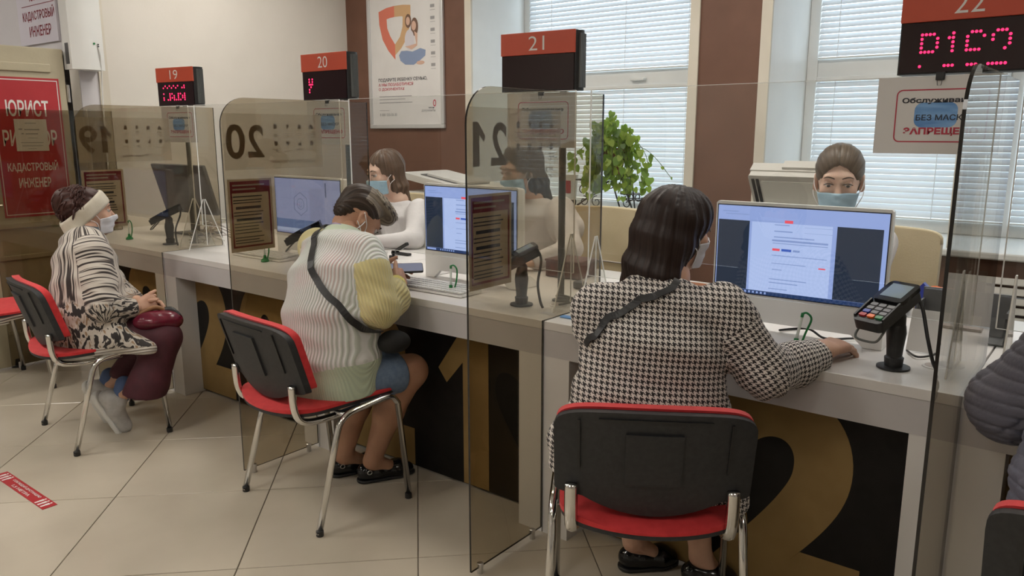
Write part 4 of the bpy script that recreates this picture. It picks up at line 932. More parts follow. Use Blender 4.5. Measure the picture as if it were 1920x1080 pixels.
def hand_sd(sd, W, fwd, up, thumb_side, curls, s=.92, thumb=(.55, .75, -.35), tcurl=.35, spread=.06, g=0):
    f = nrm(fwd); u = nrm(V3(*up) - f * float(V3(*up) @ f)); t = np.cross(f, u) * thumb_side; W = V3(*W)
    offs = (.029, .0095, -.0095, -.027); L = ((.041, .025, .021), (.045, .029, .022), (.041, .027, .021), (.032, .020, .019)); kn = (.083, .087, .083, .075)
    tips = []
    for i in range(4):
        K = W + (f * kn[i] + t * offs[i]) * s; sd.c(W + t * offs[i] * .62 * s + f * .008 * s, K, .0145 * s, .0115 * s, .014 * s)
        sp = t * (offs[i] * 2.2 * spread / .06 * .9); dr = nrm(f + sp); a = 0; p = K; r = (.0093, .0088, .0080, .0070) if i < 3 else (.0082, .0076, .0070, .0062)
        for j in range(3):
            a += curls[i] * (.42, .38, .20)[j]; d = dr * math.cos(a) - u * math.sin(a); q_ = p + d * L[i][j] * s; sd.c(p, q_, r[j] * s, r[j + 1] * s, .0035 * s); p = q_
        tips.append(p)
    b = W + (f * .016 + t * .020 - u * .004) * s; d = nrm(f * thumb[0] + t * thumb[1] + u * thumb[2]); p1 = b + d * .042 * s; sd.c(b, p1, .0150 * s, .0115 * s, .012 * s)
    d2 = nrm(d + f * tcurl - t * tcurl * .8); p2 = p1 + d2 * .031 * s; sd.c(p1, p2, .0108 * s, .0095 * s, .004 * s); p3 = p2 + nrm(d2 + f * tcurl * .5 - t * tcurl * .6) * .024 * s; sd.c(p2, p3, .0095 * s, .0072 * s, .003 * s)
    return tips + [p3]
def march(sd, O, D_, start=.16, off=0.0, steps=40):
    """from outside along -D towards O until the surface"""
    O = np.asarray(O, np.float32); D_ = np.asarray(D_, np.float32); t = np.full(len(O), start, np.float32)
    for _ in range(steps): d = sd.ev(O + D_ * t[:, None]) - off; t = np.maximum(t - d * .8, 0.0)
    return t
def face_mask(sd, T, R, c, s, m, parent, ear=True, zt=-.034, zb=-.108, w=1.05):
    """pleated medical mask shrink-wrapped over nose, cheeks and chin"""
    nu, nv = 29, 17; A = np.linspace(-w, w, nu); Z = np.linspace(zb, zt, nv); rr = np.zeros((nu, nv), np.float32); dirs = np.zeros((nu, nv, 3), np.float32); org = np.zeros((nu, nv, 3), np.float32)
    for j, z in enumerate(Z):
        zz = z + .012 * (np.cos(A / w * PI / 2) if j > nv * .6 else 0 * A) * (j - nv * .6) / (nv * .4)
        org[:, j] = np.array([T(0, .0, q_) for q_ in (zz if not np.isscalar(zz) else [z] * nu)]); dirs[:, j] = np.stack([np.sin(A), np.cos(A), 0 * A], 1) @ R.T
    rr = march(sd, org.reshape(-1, 3), dirs.reshape(-1, 3), .17 * s, .004).reshape(nu, nv)
    for _ in range(7):
        p = np.pad(rr, 1, mode='edge'); av = (p[:-2, 1:-1] + p[2:, 1:-1] + p[1:-1, :-2] + p[1:-1, 2:]) / 4; rr = np.maximum(rr, av)
    jj = np.arange(nv)[None]; rr = rr + .0022 * s * np.maximum(0, np.sin(jj / nv * PI * 6)) * np.cos(A / w * PI / 2)[:, None]
    P = org + dirs * rr[..., None]; b = MB(); b.grid([[tuple(P[i, j]) for j in range(nv)] for i in range(nu)])
    o = b.build('face_mask', m, parent, smooth=True); so = o.modifiers.new('thick', 'SOLIDIFY'); so.thickness = .0018; so.offset = 1
    if ear:
        for i, x in ((0, -1), (nu - 1, 1)):
            for j, ze in ((nv - 2, .018), (1, -.028)):
                q0 = P[i, j]; q2 = T(.083 * x, -.022, ze); qm = T(.079 * x, .022, (zt if j > 3 else zb * .62) * .6 + ze * .4)
                dm = nrm(qm - T(0, 0, -.03)); 
                MB().tube(cat_rom([tuple(q0), tuple(qm), tuple(q2)], 6), .0016, 5).build('ear_loop', M['white_loop'], o, smooth=True)
    return o
M['white_loop'] = mat('white_elastic', (.74, .73, .74), .6)
def hair_mat(name, c1, c2, c3=None, rough=.38):
    """strands streaked along the U direction of the hair"""
    m, n, l, p = nodes_of(name); tc = n.new('ShaderNodeTexCoord'); mp = n.new('ShaderNodeMapping'); mp.inputs['Scale'].default_value = (330, 4, 1)
    l.new(tc.outputs['UV'], mp.inputs[0]); nz = n.new('ShaderNodeTexNoise'); nz.inputs['Scale'].default_value = 1; nz.inputs['Detail'].default_value = 3; l.new(mp.outputs[0], nz.inputs['Vector'])
    rp = n.new('ShaderNodeValToRGB'); e = rp.color_ramp.elements; e[0].position = .34; e[1].position = .70; e[0].color = (*c1, 1); e[1].color = (*c2, 1)
    if c3: x = e.new(.82); x.color = (*c3, 1)
    l.new(nz.outputs[0], rp.inputs[0]); l.new(rp.outputs[0], p.inputs['Base Color']); p.inputs['Roughness'].default_value = rough; p.inputs['Specular IOR Level'].default_value = .35
    b = n.new('ShaderNodeBump'); b.inputs['Strength'].default_value = .3; b.inputs['Distance'].default_value = .002; l.new(nz.outputs[0], b.inputs['Height']); l.new(b.outputs[0], p.inputs['Normal'])
    return m
def hair_uv(o, Vt, Q, c, R, flow='down'):
    """u = bearing round the crown, v = length from the crown"""
    L = (Vt - V3(*c)) @ R; 
    if flow == 'down': ang = np.arctan2(L[:, 0], L[:, 1]); v = -L[:, 2]
    elif flow == 'back': ang = np.arctan2(L[:, 0], L[:, 2] + .02); v = L[:, 1]
    else: ang = np.arctan2(L[:, 0], L[:, 2] + .05) ; v = L[:, 1]
    A = ang[Q]; A = A[:, :1] + (A - A[:, :1] + PI) % (2 * PI) - PI
    UV = np.stack([A * .1, v[Q]], -1).astype(np.float32); ul = o.data.uv_layers.new(name='UVMap'); ul.data.foreach_set('uv', UV.ravel())
def grooves(c, R, seed, amp, freqs=(9, 17, 29), twist=3.0, mode='down'):
    r = np.random.RandomState(seed); ph = r.uniform(0, 6.28, len(freqs))
    def f(P):
        L = (P - V3(*c)) @ R
        ang = np.arctan2(L[..., 0], L[..., 1]) if mode == 'down' else np.arctan2(L[..., 0], L[..., 2] + .03); z = L[..., 2] if mode == 'down' else L[..., 1]
        d = 0
        for i, fq in enumerate(freqs): d = d + np.sin(fq * ang + ph[i] + twist * (i + 1) * z * (1 if i % 2 else -1)) / (i + 1.5)
        return (amp * d).astype(np.float32)
    return f
def eyes(T, R, s, parent, look=(0, -.25), brow=(.06, .035, .02), lid=None):
    for x in (-1, 1):
        e = MB(); c = T(.031 * x, .0805, .003); rad = .0125 * s
        def sph(r, cc):
            rings = [[tuple(cc + r * (R @ V3(math.cos(a) * math.sin(b), math.cos(b), math.sin(a) * math.sin(b)))) for a in [2 * PI * i / 12 for i in range(12)]] for b in [PI * j / 8 for j in range(1, 8)]]
            for ra, rb in zip(rings, rings[1:]):
                for i in range(12): e.bm.faces.new([e.bm.verts.new(q_) for q_ in (ra[i], ra[(i + 1) % 12], rb[(i + 1) % 12], rb[i])])
        LD = MB(); ax_ = nrm(R @ V3(0, .62, .78)); t1 = nrm(R @ V3(1, 0, 0)); t2 = np.cross(ax_, t1)
        LD.grid([[tuple(c + rad * 1.07 * (ax_ * math.cos(a) + (t1 * math.cos(bb) + t2 * math.sin(bb)) * math.sin(a))) for a in [1.02 * k / 6 + .01 for k in range(7)]] for bb in [2 * PI * k / 16 for k in range(16)]], closed_u=True); LD.build('eyelid', parent.data.materials[0], parent, smooth=True)
        sph(rad, c); eo = e.build('eye', M['eye_white'], parent, smooth=True)
        d = nrm(R @ V3(look[0], 1, look[1])); up = nrm(R @ V3(0, 0, 1) - d * float(d @ (R @ V3(0, 0, 1)))); rt = np.cross(d, up); b = MB()
        b.bm.faces.new([b.bm.verts.new(tuple(c + d * (rad * .94) + (rt * math.cos(a) + up * math.sin(a)) * .0056 * s + d * .0009)) for a in [2 * PI * i / 14 for i in range(14)]]); b.build('iris', M['iris'], eo)
        MB().tube(cat_rom([tuple(T((.014 + .011 * i) * x, (.0955, .0985, .0965, .089)[i], (.0015, .0058, .0058, .000)[i])) for i in range(4)], 5), [.0012 * s + .0006 * s * math.sin(PI * i / 15) for i in range(16)], 6).build('eyelash', M['lash'], parent, smooth=True)
        pts = cat_rom([tuple(T((.012 + .0125 * i) * x, (.0985, .0985, .093, .081)[i], (.0225, .0275, .0280, .0215)[i])) for i in range(4)], 5)
        MB().tube(pts, [.0008 + .0020 * s * math.sin(PI * min(1, (i + 2) / 16)) for i in range(len(pts))], 6).build('eyebrow', mat('brow_%d_%s' % (x, parent.name), brow, .8), parent, smooth=True)
M['eye_white'] = mat('eye_white', (.62, .58, .55), .15); M['iris'] = mat('iris', (.035, .025, .018), .15); M['lash'] = mat('lash', (.02, .013, .01), .6)

def houndstooth():
    m, n, l, p = nodes_of('houndstooth_wool'); tc = n.new('ShaderNodeTexCoord'); sp = n.new('ShaderNodeSeparateXYZ'); l.new(tc.outputs['UV'], sp.inputs[0])
    def mt(op, a, b=None):
        x = n.new('ShaderNodeMath'); x.operation = op
        for i, q_ in enumerate((a, b)):
            if q_ is None: continue
            if isinstance(q_, (int, float)): x.inputs[i].default_value = q_
            else: l.new(q_, x.inputs[i])
        return x.outputs[0]
    S_ = 8 / .0136; fx = mt('FLOOR', mt('MULTIPLY', sp.outputs[0], S_)); fy = mt('FLOOR', mt('MULTIPLY', sp.outputs[1], S_))
    wa = mt('LESS_THAN', mt('FLOORED_MODULO', fx, 8.0), 3.5); we = mt('LESS_THAN', mt('FLOORED_MODULO', fy, 8.0), 3.5); tw = mt('LESS_THAN', mt('FLOORED_MODULO', mt('ADD', fx, fy), 4.0), 1.5)
    col = mt('ADD', mt('MULTIPLY', tw, wa), mt('MULTIPLY', mt('SUBTRACT', 1.0, tw), we))
    mx = n.new('ShaderNodeMix'); mx.data_type = 'RGBA'; l.new(col, mx.inputs[0]); mx.inputs[6].default_value = (.70, .65, .605, 1); mx.inputs[7].default_value = (.018, .013, .014, 1); l.new(mx.outputs[2], p.inputs['Base Color'])
    p.inputs['Roughness'].default_value = .85; p.inputs['Sheen Weight'].default_value = .1
    nz = n.new('ShaderNodeTexNoise'); nz.inputs['Scale'].default_value = 260; b = n.new('ShaderNodeBump'); b.inputs['Strength'].default_value = .25; b.inputs['Distance'].default_value = .003; l.new(tc.outputs['Object'], nz.inputs['Vector']); l.new(nz.outputs[0], b.inputs['Height']); l.new(b.outputs[0], p.inputs['Normal'])
    return m
def ribbed(name, base, stripe, period, ch='U', warp=.0, pink=None, thin=.5, bump=.5):
    """knitted stripes along one cloth direction"""
    m, n, l, p = nodes_of(name); tc = n.new('ShaderNodeTexCoord'); sp = n.new('ShaderNodeSeparateXYZ'); l.new(tc.outputs['UV'], sp.inputs[0])
    a = n.new('ShaderNodeMath'); a.operation = 'MULTIPLY'; a.inputs[1].default_value = 2 * PI / period; l.new(sp.outputs[0 if ch == 'U' else 1], a.inputs[0])
    s_ = n.new('ShaderNodeMath'); s_.operation = 'SINE'; l.new(a.outputs[0], s_.inputs[0])
    mr = n.new('ShaderNodeMapRange'); mr.inputs[1].default_value = thin - .45; mr.inputs[2].default_value = thin + .25; l.new(s_.outputs[0], mr.inputs[0])
    mx = n.new('ShaderNodeMix'); mx.data_type = 'RGBA'; l.new(mr.outputs[0], mx.inputs[0]); mx.inputs[6].default_value = (*base, 1); mx.inputs[7].default_value = (*stripe, 1)
    if pink:
        nz = n.new('ShaderNodeTexNoise'); nz.inputs['Scale'].default_value = 4.5; l.new(tc.outputs['Object'], nz.inputs['Vector']); r2 = n.new('ShaderNodeMapRange'); r2.inputs[1].default_value = .50; r2.inputs[2].default_value = .66; l.new(nz.outputs[0], r2.inputs[0])
        m2 = n.new('ShaderNodeMix'); m2.data_type = 'RGBA'; l.new(r2.outputs[0], m2.inputs[0]); m2.inputs[6].default_value = (*stripe, 1); m2.inputs[7].default_value = (*pink, 1); l.new(m2.outputs[2], mx.inputs[7])
    l.new(mx.outputs[2], p.inputs['Base Color']); p.inputs['Roughness'].default_value = .85; p.inputs['Sheen Weight'].default_value = .2
    b = n.new('ShaderNodeBump'); b.inputs['Strength'].default_value = bump; b.inputs['Distance'].default_value = .004; l.new(s_.outputs[0], b.inputs['Height']); l.new(b.outputs[0], p.inputs['Normal'])
    return m
def wild_stripe(name, ch):
    """uneven dark stripes turning into an animal print towards the hem (v small)"""
    m, n, l, p = nodes_of(name); tc = n.new('ShaderNodeTexCoord'); mp = n.new('ShaderNodeMapping'); mp.inputs['Scale'].default_value = (92, 2.6, 1) if ch == 'U' else (2.6, 92, 1); l.new(tc.outputs['UV'], mp.inputs[0])
    nz = n.new('ShaderNodeTexNoise'); nz.inputs['Scale'].default_value = 1; nz.inputs['Detail'].default_value = 1.5; nz.inputs['Distortion'].default_value = .25; l.new(mp.outputs[0], nz.inputs['Vector'])
    r1 = n.new('ShaderNodeValToRGB'); e = r1.color_ramp.elements; e[0].position = .45; e[1].position = .50; e[0].color = (.030, .022, .020, 1); e[1].color = (.56, .51, .45, 1); x = e.new(.47); x.color = (.20, .16, .14, 1); l.new(nz.outputs[0], r1.inputs[0])
    m2 = n.new('ShaderNodeMapping'); m2.inputs['Scale'].default_value = (62, 24, 1); l.new(tc.outputs['UV'], m2.inputs[0])
    n2 = n.new('ShaderNodeTexNoise'); n2.inputs['Scale'].default_value = 1; n2.inputs['Detail'].default_value = 2; n2.inputs['Distortion'].default_value = .8; l.new(m2.outputs[0], n2.inputs['Vector'])
    r2 = n.new('ShaderNodeValToRGB'); e = r2.color_ramp.elements; e[0].position = .47; e[1].position = .51; e[0].color = (.022, .018, .017, 1); e[1].color = (.56, .51, .45, 1); x = e.new(.62); x.color = (.50, .45, .39, 1); y = e.new(.66); y.color = (.30, .20, .12, 1); l.new(n2.outputs[0], r2.inputs[0])
    sp = n.new('ShaderNodeSeparateXYZ'); l.new(tc.outputs['UV'], sp.inputs[0]); n3 = n.new('ShaderNodeTexNoise'); n3.inputs['Scale'].default_value = 9; l.new(tc.outputs['UV'], n3.inputs['Vector'])
    ad = n.new('ShaderNodeMath'); ad.operation = 'MULTIPLY_ADD'; ad.inputs[1].default_value = .16; l.new(n3.outputs[0], ad.inputs[0]); l.new(sp.outputs[1], ad.inputs[2])
    mr = n.new('ShaderNodeMapRange'); mr.inputs[1].default_value = .205; mr.inputs[2].default_value = .225; l.new(ad.outputs[0], mr.inputs[0])
    mx = n.new('ShaderNodeMix'); mx.data_type = 'RGBA'; l.new(mr.outputs[0], mx.inputs[0]); l.new(r2.outputs[0], mx.inputs[6]); l.new(r1.outputs[0], mx.inputs[7]); l.new(mx.outputs[2], p.inputs['Base Color'])
    p.inputs['Roughness'].default_value = .85; p.inputs['Sheen Weight'].default_value = .15
    return m
SK = skinmat('skin', (.56, .33, .235), (.64, .40, .29)); SK2 = skinmat('fair_skin', (.60, .39, .30), (.67, .46, .36)); SK3 = skinmat('tanned_skin', (.44, .235, .15), (.50, .28, .18))
def person(name_lbl, sds, skin, label, group=None):
    parts = [surface_nets(*sd.field(h)) for sd, h in sds]; o, v, q_ = mesh_from('person', parts, skin); return tag(o, label, 'person', group)
def snap(sd, pts, off=0.0, n=8):
    """pull points onto a cloth surface"""
    P = np.array(pts, np.float32)
    for _ in range(n):
        d = sd.ev(P) - off; g = np.stack([sd.ev(P + V3(*e)) - sd.ev(P - V3(*e)) for e in ((.002, 0, 0), (0, .002, 0), (0, 0, .002))], -1) / .004
        P = P - d[:, None] * g / np.maximum((g * g).sum(-1, keepdims=True), .2)
    return [tuple(p) for p in P]
def strap(sd, pts, w, m, parent, name='bag_strap', n=10):
    dsp, sd.disp = sd.disp, None; pts = snap(sd, [tuple(p) for p in cat_rom(pts, n)], .007); P = [Vector(p) for p in pts]; b = MB(); rows = []
    for i, p in enumerate(P):
        t = (P[min(i + 1, len(P) - 1)] - P[max(i - 1, 0)]).normalized(); q_ = np.array(p, np.float32)[None]
        g = Vector([float(sd.ev(q_ + V3(*e))[0] - sd.ev(q_ - V3(*e))[0]) for e in ((.003, 0, 0), (0, .003, 0), (0, 0, .003))]).normalized(); s_ = t.cross(g).normalized() * w
        rows.append([p - s_, p - s_ + g * .003, p + s_ + g * .003, p + s_])
    sd.disp = dsp; b.grid(rows); o = b.build(name, m, parent, smooth=False); return o
def with_cuts(sd, cuts):
    """trim cloth with planes (point, outward normal)"""
    def f(F, lo, h):
        ax = [lo[i] + h * np.arange(F.shape[i], dtype=np.float32) for i in range(3)]
        for (p, nn, *rad) in cuts:
            nn = nrm(nn); s_ = (ax[0][:, None, None] - p[0]) * nn[0] + (ax[1][None, :, None] - p[1]) * nn[1] + (ax[2][None, None, :] - p[2]) * nn[2]
            if rad: s_ = np.where((ax[0][:, None, None] - p[0]) ** 2 + (ax[1][None, :, None] - p[1]) ** 2 + (ax[2][None, None, :] - p[2]) ** 2 < rad[0] ** 2, s_, -1)
            F = np.maximum(F, s_)
        return F, lo, h
    return f(*sd.field(sd.h))
def cloth(name, sd, h, m, parent, cuts=(), mats=None):
    sd.h = h; return mesh_from(name, [surface_nets(*with_cuts(sd, cuts))], m, parent, mats)
def shoe(heel, toe, w, m, parent, name='shoe', top=.075, sole=None):
    h_, t_ = V3(*heel), V3(*toe); d = nrm(t_ - h_); L = float(np.linalg.norm(t_ - h_)); up = V3(0, 0, 1) - d * float(d[2]); up = nrm(up)
    sd = Sd(); P = lambda f, z: h_ + d * L * f + up * z
    sd.c(P(.14, .034), P(.35, .034), .034 * w, .034 * w, .02).c(P(.35, .032), P(.70, .028), .034 * w, .039 * w, .02).c(P(.70, .028), P(.86, .022), .039 * w, .029 * w, .02).c(P(.10, .045), P(.14, top - .022), .026 * w, .024 * w, .02)
    sd.c(P(.24, top + .015), P(.36, top + .01), .027 * w, .024 * w, .012, sub=True)
    o, v, q_ = cloth(name, sd, .004, m, parent, [(P(0, .004), -up)])
    s2 = Sd(); s2.c(P(.12, .010), P(.70, .010), .036 * w, .042 * w, .01).c(P(.70, .010), P(.88, .010), .042 * w, .030 * w, .01)
    cloth('sole', s2, .004, sole or M['blk'], o, [(P(0, .001), -up), (P(0, .013), up)]); return o

# ---------------------------------------------------------------- woman in houndstooth, nearest
c = (.543, -.165, 1.108); R = frame(-.44, -.06, .05); hs = .88
hd = Sd(); T = head_sd(hd, c, R, hs, V3(.548, -.215, .96))
core = Sd().loft([(.53, -.26, .47), (.555, -.30, .70), (.552, -.245, .90)], [(.15, .11), (.12, .09), (.13, .08)], (.83, .55, 0)).c((.555, -.24, .90), (.548, -.205, .99), .06, .054, .04)
core.chain([(.69, -.165, .915), (.80, -.14, .766), (.866, .065, .780)], [.045, .038, .026]).chain([(.42, -.345, .91), (.405, -.27, .75), (.45, -.07, .67)], [.045, .038, .03])
for hip, kn, an in (((.46, -.30, .50), (.30, -.035, .475), (.362, -.005, .09)), ((.63, -.20, .50), (.53, .01, .475), (.565, .045, .09))): core.chain([hip, kn, an], [.08, .055, .033], .03)
core.c((.362, -.005, .09), (.42, .05, .035), .030, .025).c((.565, .045, .09), (.61, .07, .035), .030, .025)
hn = Sd(); hand_sd(hn, (.862, .078, .784), (.27, .96, .03), (.05, -.06, 1), -1, (.80, .85, .95, 1.05), 1.03, thumb=(.85, .5, -.30), tcurl=.2); hn.c((.860, .03, .778), (.864, .086, .785), .026, .0235, .02)
W22 = person('w', [(hd, .004), (core, .008), (hn, .0028)], SK, 'woman in a black and white houndstooth jacket with dark hair seated at the nearest counter')
jk = Sd(); LAT = (.83, .55, 0)
jk.loft([(.553, -.300, .415), (.553, -.298, .58), (.550, -.300, .70), (.550, -.278, .82), (.548, -.248, .915), (.546, -.228, .955)], [(.265, .140), (.248, .145), (.188, .14), (.175, .138), (.160, .100), (.105, .075)], LAT, .03, 0)
jk.chain([(.682, -.175, .912), (.798, -.150, .764)], [.068, .060], .03, 1).chain([(.798, -.150, .764), (.828, -.04, .766), (.868, .058, .780)], [.060, .056, .042], .03, 2)
jk.chain([(.425, -.345, .905), (.405, -.27, .75)], [.068, .060], .03, 3).chain([(.405, -.27, .75), (.44, -.10, .68)], [.058, .044], .03, 4)
jk.c((.425, -.345, .905), (.420, -.326, .868), .0695, .0685, .02, 0).c((.682, -.175, .912), (.708, -.170, .880), .0695, .067, .02, 0)
jk.disp = lambda P, a=waves(3, 22, .005), f=folds([((.79, -.16, .73), (.5, .8, .2), .045, .005, .09), ((.70, -.19, .86), (.3, .2, 1), .05, .0035, .09), ((.56, -.42, .68), (.2, .1, 1), .075, .0035, .14), ((.83, .0, .75), (.3, 1, .2), .038, .0035, .08), ((.42, -.40, .80), (.2, .2, 1), .06, .003, .10)]): a(P) + f(P)
jo, v, q_ = cloth('jacket', jk, .0065, None, W22, [((.55, -.30, .440), (-.18, -.12, -1)), ((.864, .046, .777), (.22, .95, .2), .085), ((.44, -.10, .68), (.3, .95, -.2), .08)], [houndstooth()])
gp = lambda i: [p for p in jk.p if p[6] == i]
set_uv(jo, v, q_, [(gp(0), (.575, -.35, .45), (.555, -.27, .93), LAT, .20, 0), (gp(1), (.682, -.175, .912), (.798, -.150, .764), LAT, .066, .5), (gp(2), (.798, -.150, .764), (.868, .058, .778), LAT, .055, .71), (gp(3), (.425, -.345, .905), (.405, -.27, .75), LAT, .066, .5), (gp(4), (.405, -.27, .75), (.44, -.10, .68), LAT, .055, .71)], planar=(0,))
strap(jk, [(.600, -.265, .992), (.606, -.30, .985), (.592, -.338, .975), (.567, -.39, .965), (.516, -.452, .937), (.481, -.477, .900), (.450, -.470, .865), (.425, -.455, .835)], 0.009, M['blk'], W22)
hb = [V3(*(R @ V3(*a) * hs + V3(*c))) for a in ((0, -.02, .035), (0, -.045, -.03), (-.006, -.068, -.12), (-.016, -.080, -.192))]
hr = Sd(); hr.e(hb[0], V3(.083, .103, .096) * hs, R, .02); hr.e(T(0, .045, .045), V3(.074, .060, .070) * hs, R, .03); hr.loft([hb[0], hb[1], hb[2], hb[3]], [(.078, .082), (.083, .080), (.087, .066), (.094, .044)], R[:, 0], .03)
hr.e(T(0, .105, -.065), V3(.066, .066, .092) * hs, R, .015, sub=True)
hr.disp = grooves(c, R, 5, .0024, (17, 37, 61), 2.2)
ho, v, q_ = cloth('hair', hr, .0042, hair_mat('dark_brown_hair', (.011, .0055, .0045), (.034, .017, .013), None, .5), W22); hair_uv(ho, v, q_, c, R)
b = MB(); rr_ = random.Random(4)
for i in range(70):
    a = rr_.uniform(PI * .55, PI * 1.45) + (0 if i % 3 else rr_.uniform(-.5, .5)); r0 = rr_.uniform(.86, 1.04)
    p = [T(.080 * math.sin(a) * r0, -.035 + .070 * math.cos(a) * r0, -.09), T(.088 * math.sin(a) * r0, -.058 + .066 * math.cos(a) * r0, -.15), T(.098 * math.sin(a) * r0 - .012 + rr_.uniform(-.012, .012) - .012 * (math.sin(a) < -.3), -.06 + .062 * math.cos(a) * r0, -.200 - rr_.uniform(0, .045))]
    b.tube(cat_rom([tuple(x) for x in p], 4), [.0042, .004, .0038, .0036, .0032, .0028, .0022, .0014, .0004], 5)
b.build('hair_ends', ho.data.materials[0], ho, smooth=True, kind='stuff')
face_mask(hd, T, R, c, hs, M['mask_white'], W22)
eyes(T, R, hs, W22, (0, -.1))
for f_, (i, rd) in enumerate(((1, .0105), (2, .0095))):
    fr = nrm(V3(.27, .96, .03)); tt = nrm(np.cross(fr, V3(.05, -.06, 1))) * -1; base = V3(.862, .078, .784) + (fr * (.087 if i == 1 else .083) + tt * (.0095 if i == 1 else -.0095)); dr = fr * math.cos(.36) - V3(.05, -.1, 1) * math.sin(.36); ctr = base + dr * .022; e1 = tt; e2 = np.cross(dr, tt)
    MB().tube([tuple(ctr + (e1 * math.cos(a) + e2 * math.sin(a)) * rd) for a in [2 * PI * k / 14 for k in range(14)]], .0016, 6, closed=True).build('finger_ring', M['steel'], W22, smooth=True)
tr = Sd()
for hip, kn, an in (((.46, -.30, .50), (.30, -.035, .475), (.355, -.008, .14)), ((.63, -.20, .50), (.53, .01, .475), (.562, .04, .14))): tr.chain([hip, kn, an], [.088, .068, .048], .03)
cloth('trousers', tr, .008, mat('black_trousers', (.012, .011, .012), .8), W22, [((.35, 0, .225), (0, 0, -1)), ((0, 0, .60), (0, 0, 1))])
shoe((.338, -.030, 0), (.455, .105, 0), 1.0, M['blk_gloss'], W22); shoe((.535, .015, 0), (.655, .098, 0), 1.0, M['blk_gloss'], W22)

# ---------------------------------------------------------------- person in the striped cardigan
c = (-.826, -.056, 1.040); R = frame(-.36, -.80, .0); hs = .90
hd = Sd(); T = head_sd(hd, c, R, hs, V3(-.828, -.125, .965))
core = Sd().loft([(-.80, -.28, .48), (-.79, -.23, .70), (-.825, -.15, .91)], [(.14, .11), (.12, .09), (.13, .08)], (1, 0, 0)).c((-.825, -.15, .92), (-.822, -.11, .99), .06, .052, .04)
core.chain([(-.67, -.145, .925), (-.57, -.19, .745), (-.655, -.02, .802)], [.045, .038, .027]).chain([(-.99, -.13, .925), (-1.0, -.03, .79), (-.868, .045, .802)], [.045, .038, .027])
for hip, kn, an in (((-.71, -.28, .475), (-.612, -.01, .465), (-.765, -.085, .085)), ((-.88, -.29, .475), (-.82, -.0, .465), (-.895, -.12, .085))): core.chain([hip, kn], [.085, .062], .03).chain([kn, tuple(.5 * (np.array(kn) + np.array(an)) + np.array((0, -.015, .02))), an], [.056, .054, .034], .03)
core.c((-.765, -.085, .085), (-.735, -.01, .04), .032, .026).c((-.895, -.12, .085), (-.87, -.04, .04), .032, .026)
hn = Sd(); hand_sd(hn, (-.662, -.018, .804), (-.52, .85, .06), (.80, .46, .28), -1, (1.35, 1.4, 1.45, 1.5), .93, thumb=(.85, .55, -.1), tcurl=.05)
h2 = Sd(); hand_sd(h2, (-.868, .045, .804), (.40, .88, .06), (-.85, .38, .25), 1, (1.2, 1.25, 1.3, 1.35), .93, thumb=(.85, .55, -.1), tcurl=.05)
P20 = person('p', [(hd, .0042), (core, .008), (hn, .003), (h2, .003)], SK3, 'person with short streaked hair in a pastel striped cardigan bent over a phone')
cd = Sd(); LAT = (.995, -.087, 0)
cd.loft([(-.765, -.270, .425), (-.765, -.262, .56), (-.775, -.240, .70), (-.805, -.195, .83), (-.828, -.150, .93), (-.832, -.125, .975)], [(.190, .165), (.190, .165), (.190, .165), (.190, .148), (.160, .105), (.092, .072)], LAT, .03, 0)
cd.chain([(-.685, -.160, .925), (-.640, -.176, .86)], [.076, .074], .03, 0).chain([(-.640, -.176, .86), (-.572, -.196, .748)], [.076, .070], .03, 1).chain([(-.572, -.196, .748), (-.60, -.11, .768), (-.650, -.036, .800)], [.068, .064, .036], .025, 2)
cd.chain([(-.97, -.14, .925), (-1.0, -.06, .80)], [.074, .064], .03, 3).chain([(-1.0, -.06, .80), (-.878, .035, .803)], [.060, .036], .03, 4)
cd.disp = lambda P, a=waves(8, 20, .004), f=folds([((-.57, -.20, .76), (.2, .5, 1), .05, .004, .09), ((-.64, -.17, .90), (.5, .2, 1), .055, .003, .08), ((-.77, -.40, .62), (.3, 0, 1), .09, .003, .16), ((-.62, -.09, .77), (-.4, 1, .3), .035, .004, .06)]): a(P) + f(P)
st_ = ribbed('striped_knit', (.70, .70, .68), (.50, .53, .47), .0100, 'U', pink=(.62, .44, .43), thin=.25); ye = ribbed('yellow_knit', (.66, .58, .28), (.60, .53, .27), .0120, 'U', thin=.3); gr = ribbed('pale_green_knit', (.52, .60, .45), (.47, .55, .42), .006, 'U', thin=.4, bump=.3); yc = ribbed('bright_yellow_cuff', (.76, .66, .16), (.70, .60, .14), .006, 'U', thin=.4)
co, v, q_ = cloth('cardigan', cd, .0065, None, P20, [((0, 0, .436), (0, 0, -1)), ((-.655, -.028, .802), (-.5, .85, .05), .075), ((-.872, .040, .803), (.4, .9, 0), .075)], [st_, ye, gr, yc])
gp = lambda i: [p for p in cd.p if p[6] == i]
C, w = set_uv(co, v, q_, [(gp(0), (-.765, -.27, .47), (-.828, -.15, .93), LAT, .19, 0), (gp(1), (-.640, -.176, .86), (-.572, -.196, .748), (.9, .4, 0), .073, .5), (gp(2), (-.572, -.196, .748), (-.65, -.036, .80), (.9, .4, 0), .06, .6), (gp(3), (-.97, -.14, .925), (-1.0, -.06, .80), LAT, .07, .5), (gp(4), (-1.0, -.06, .80), (-.878, .035, .803), LAT, .055, .6)], planar=(0,))
mi = np.where(w == 0, 0, 1); mi[(w == 0) & (C[:, 2] < .505 + .06 * np.clip((C[:, 0] + .80) / .2, 0, 1))] = 2; mi[(w == 0) & (np.linalg.norm(C - V3(-.825, -.12, .995), axis=1) < .085) & (C[:, 2] > .958)] = 2; mi[(w == 2) & (np.linalg.norm(C - V3(-.655, -.028, .802), axis=1) < .050)] = 3
co.data.polygons.foreach_set('material_index', mi.astype(np.int32))
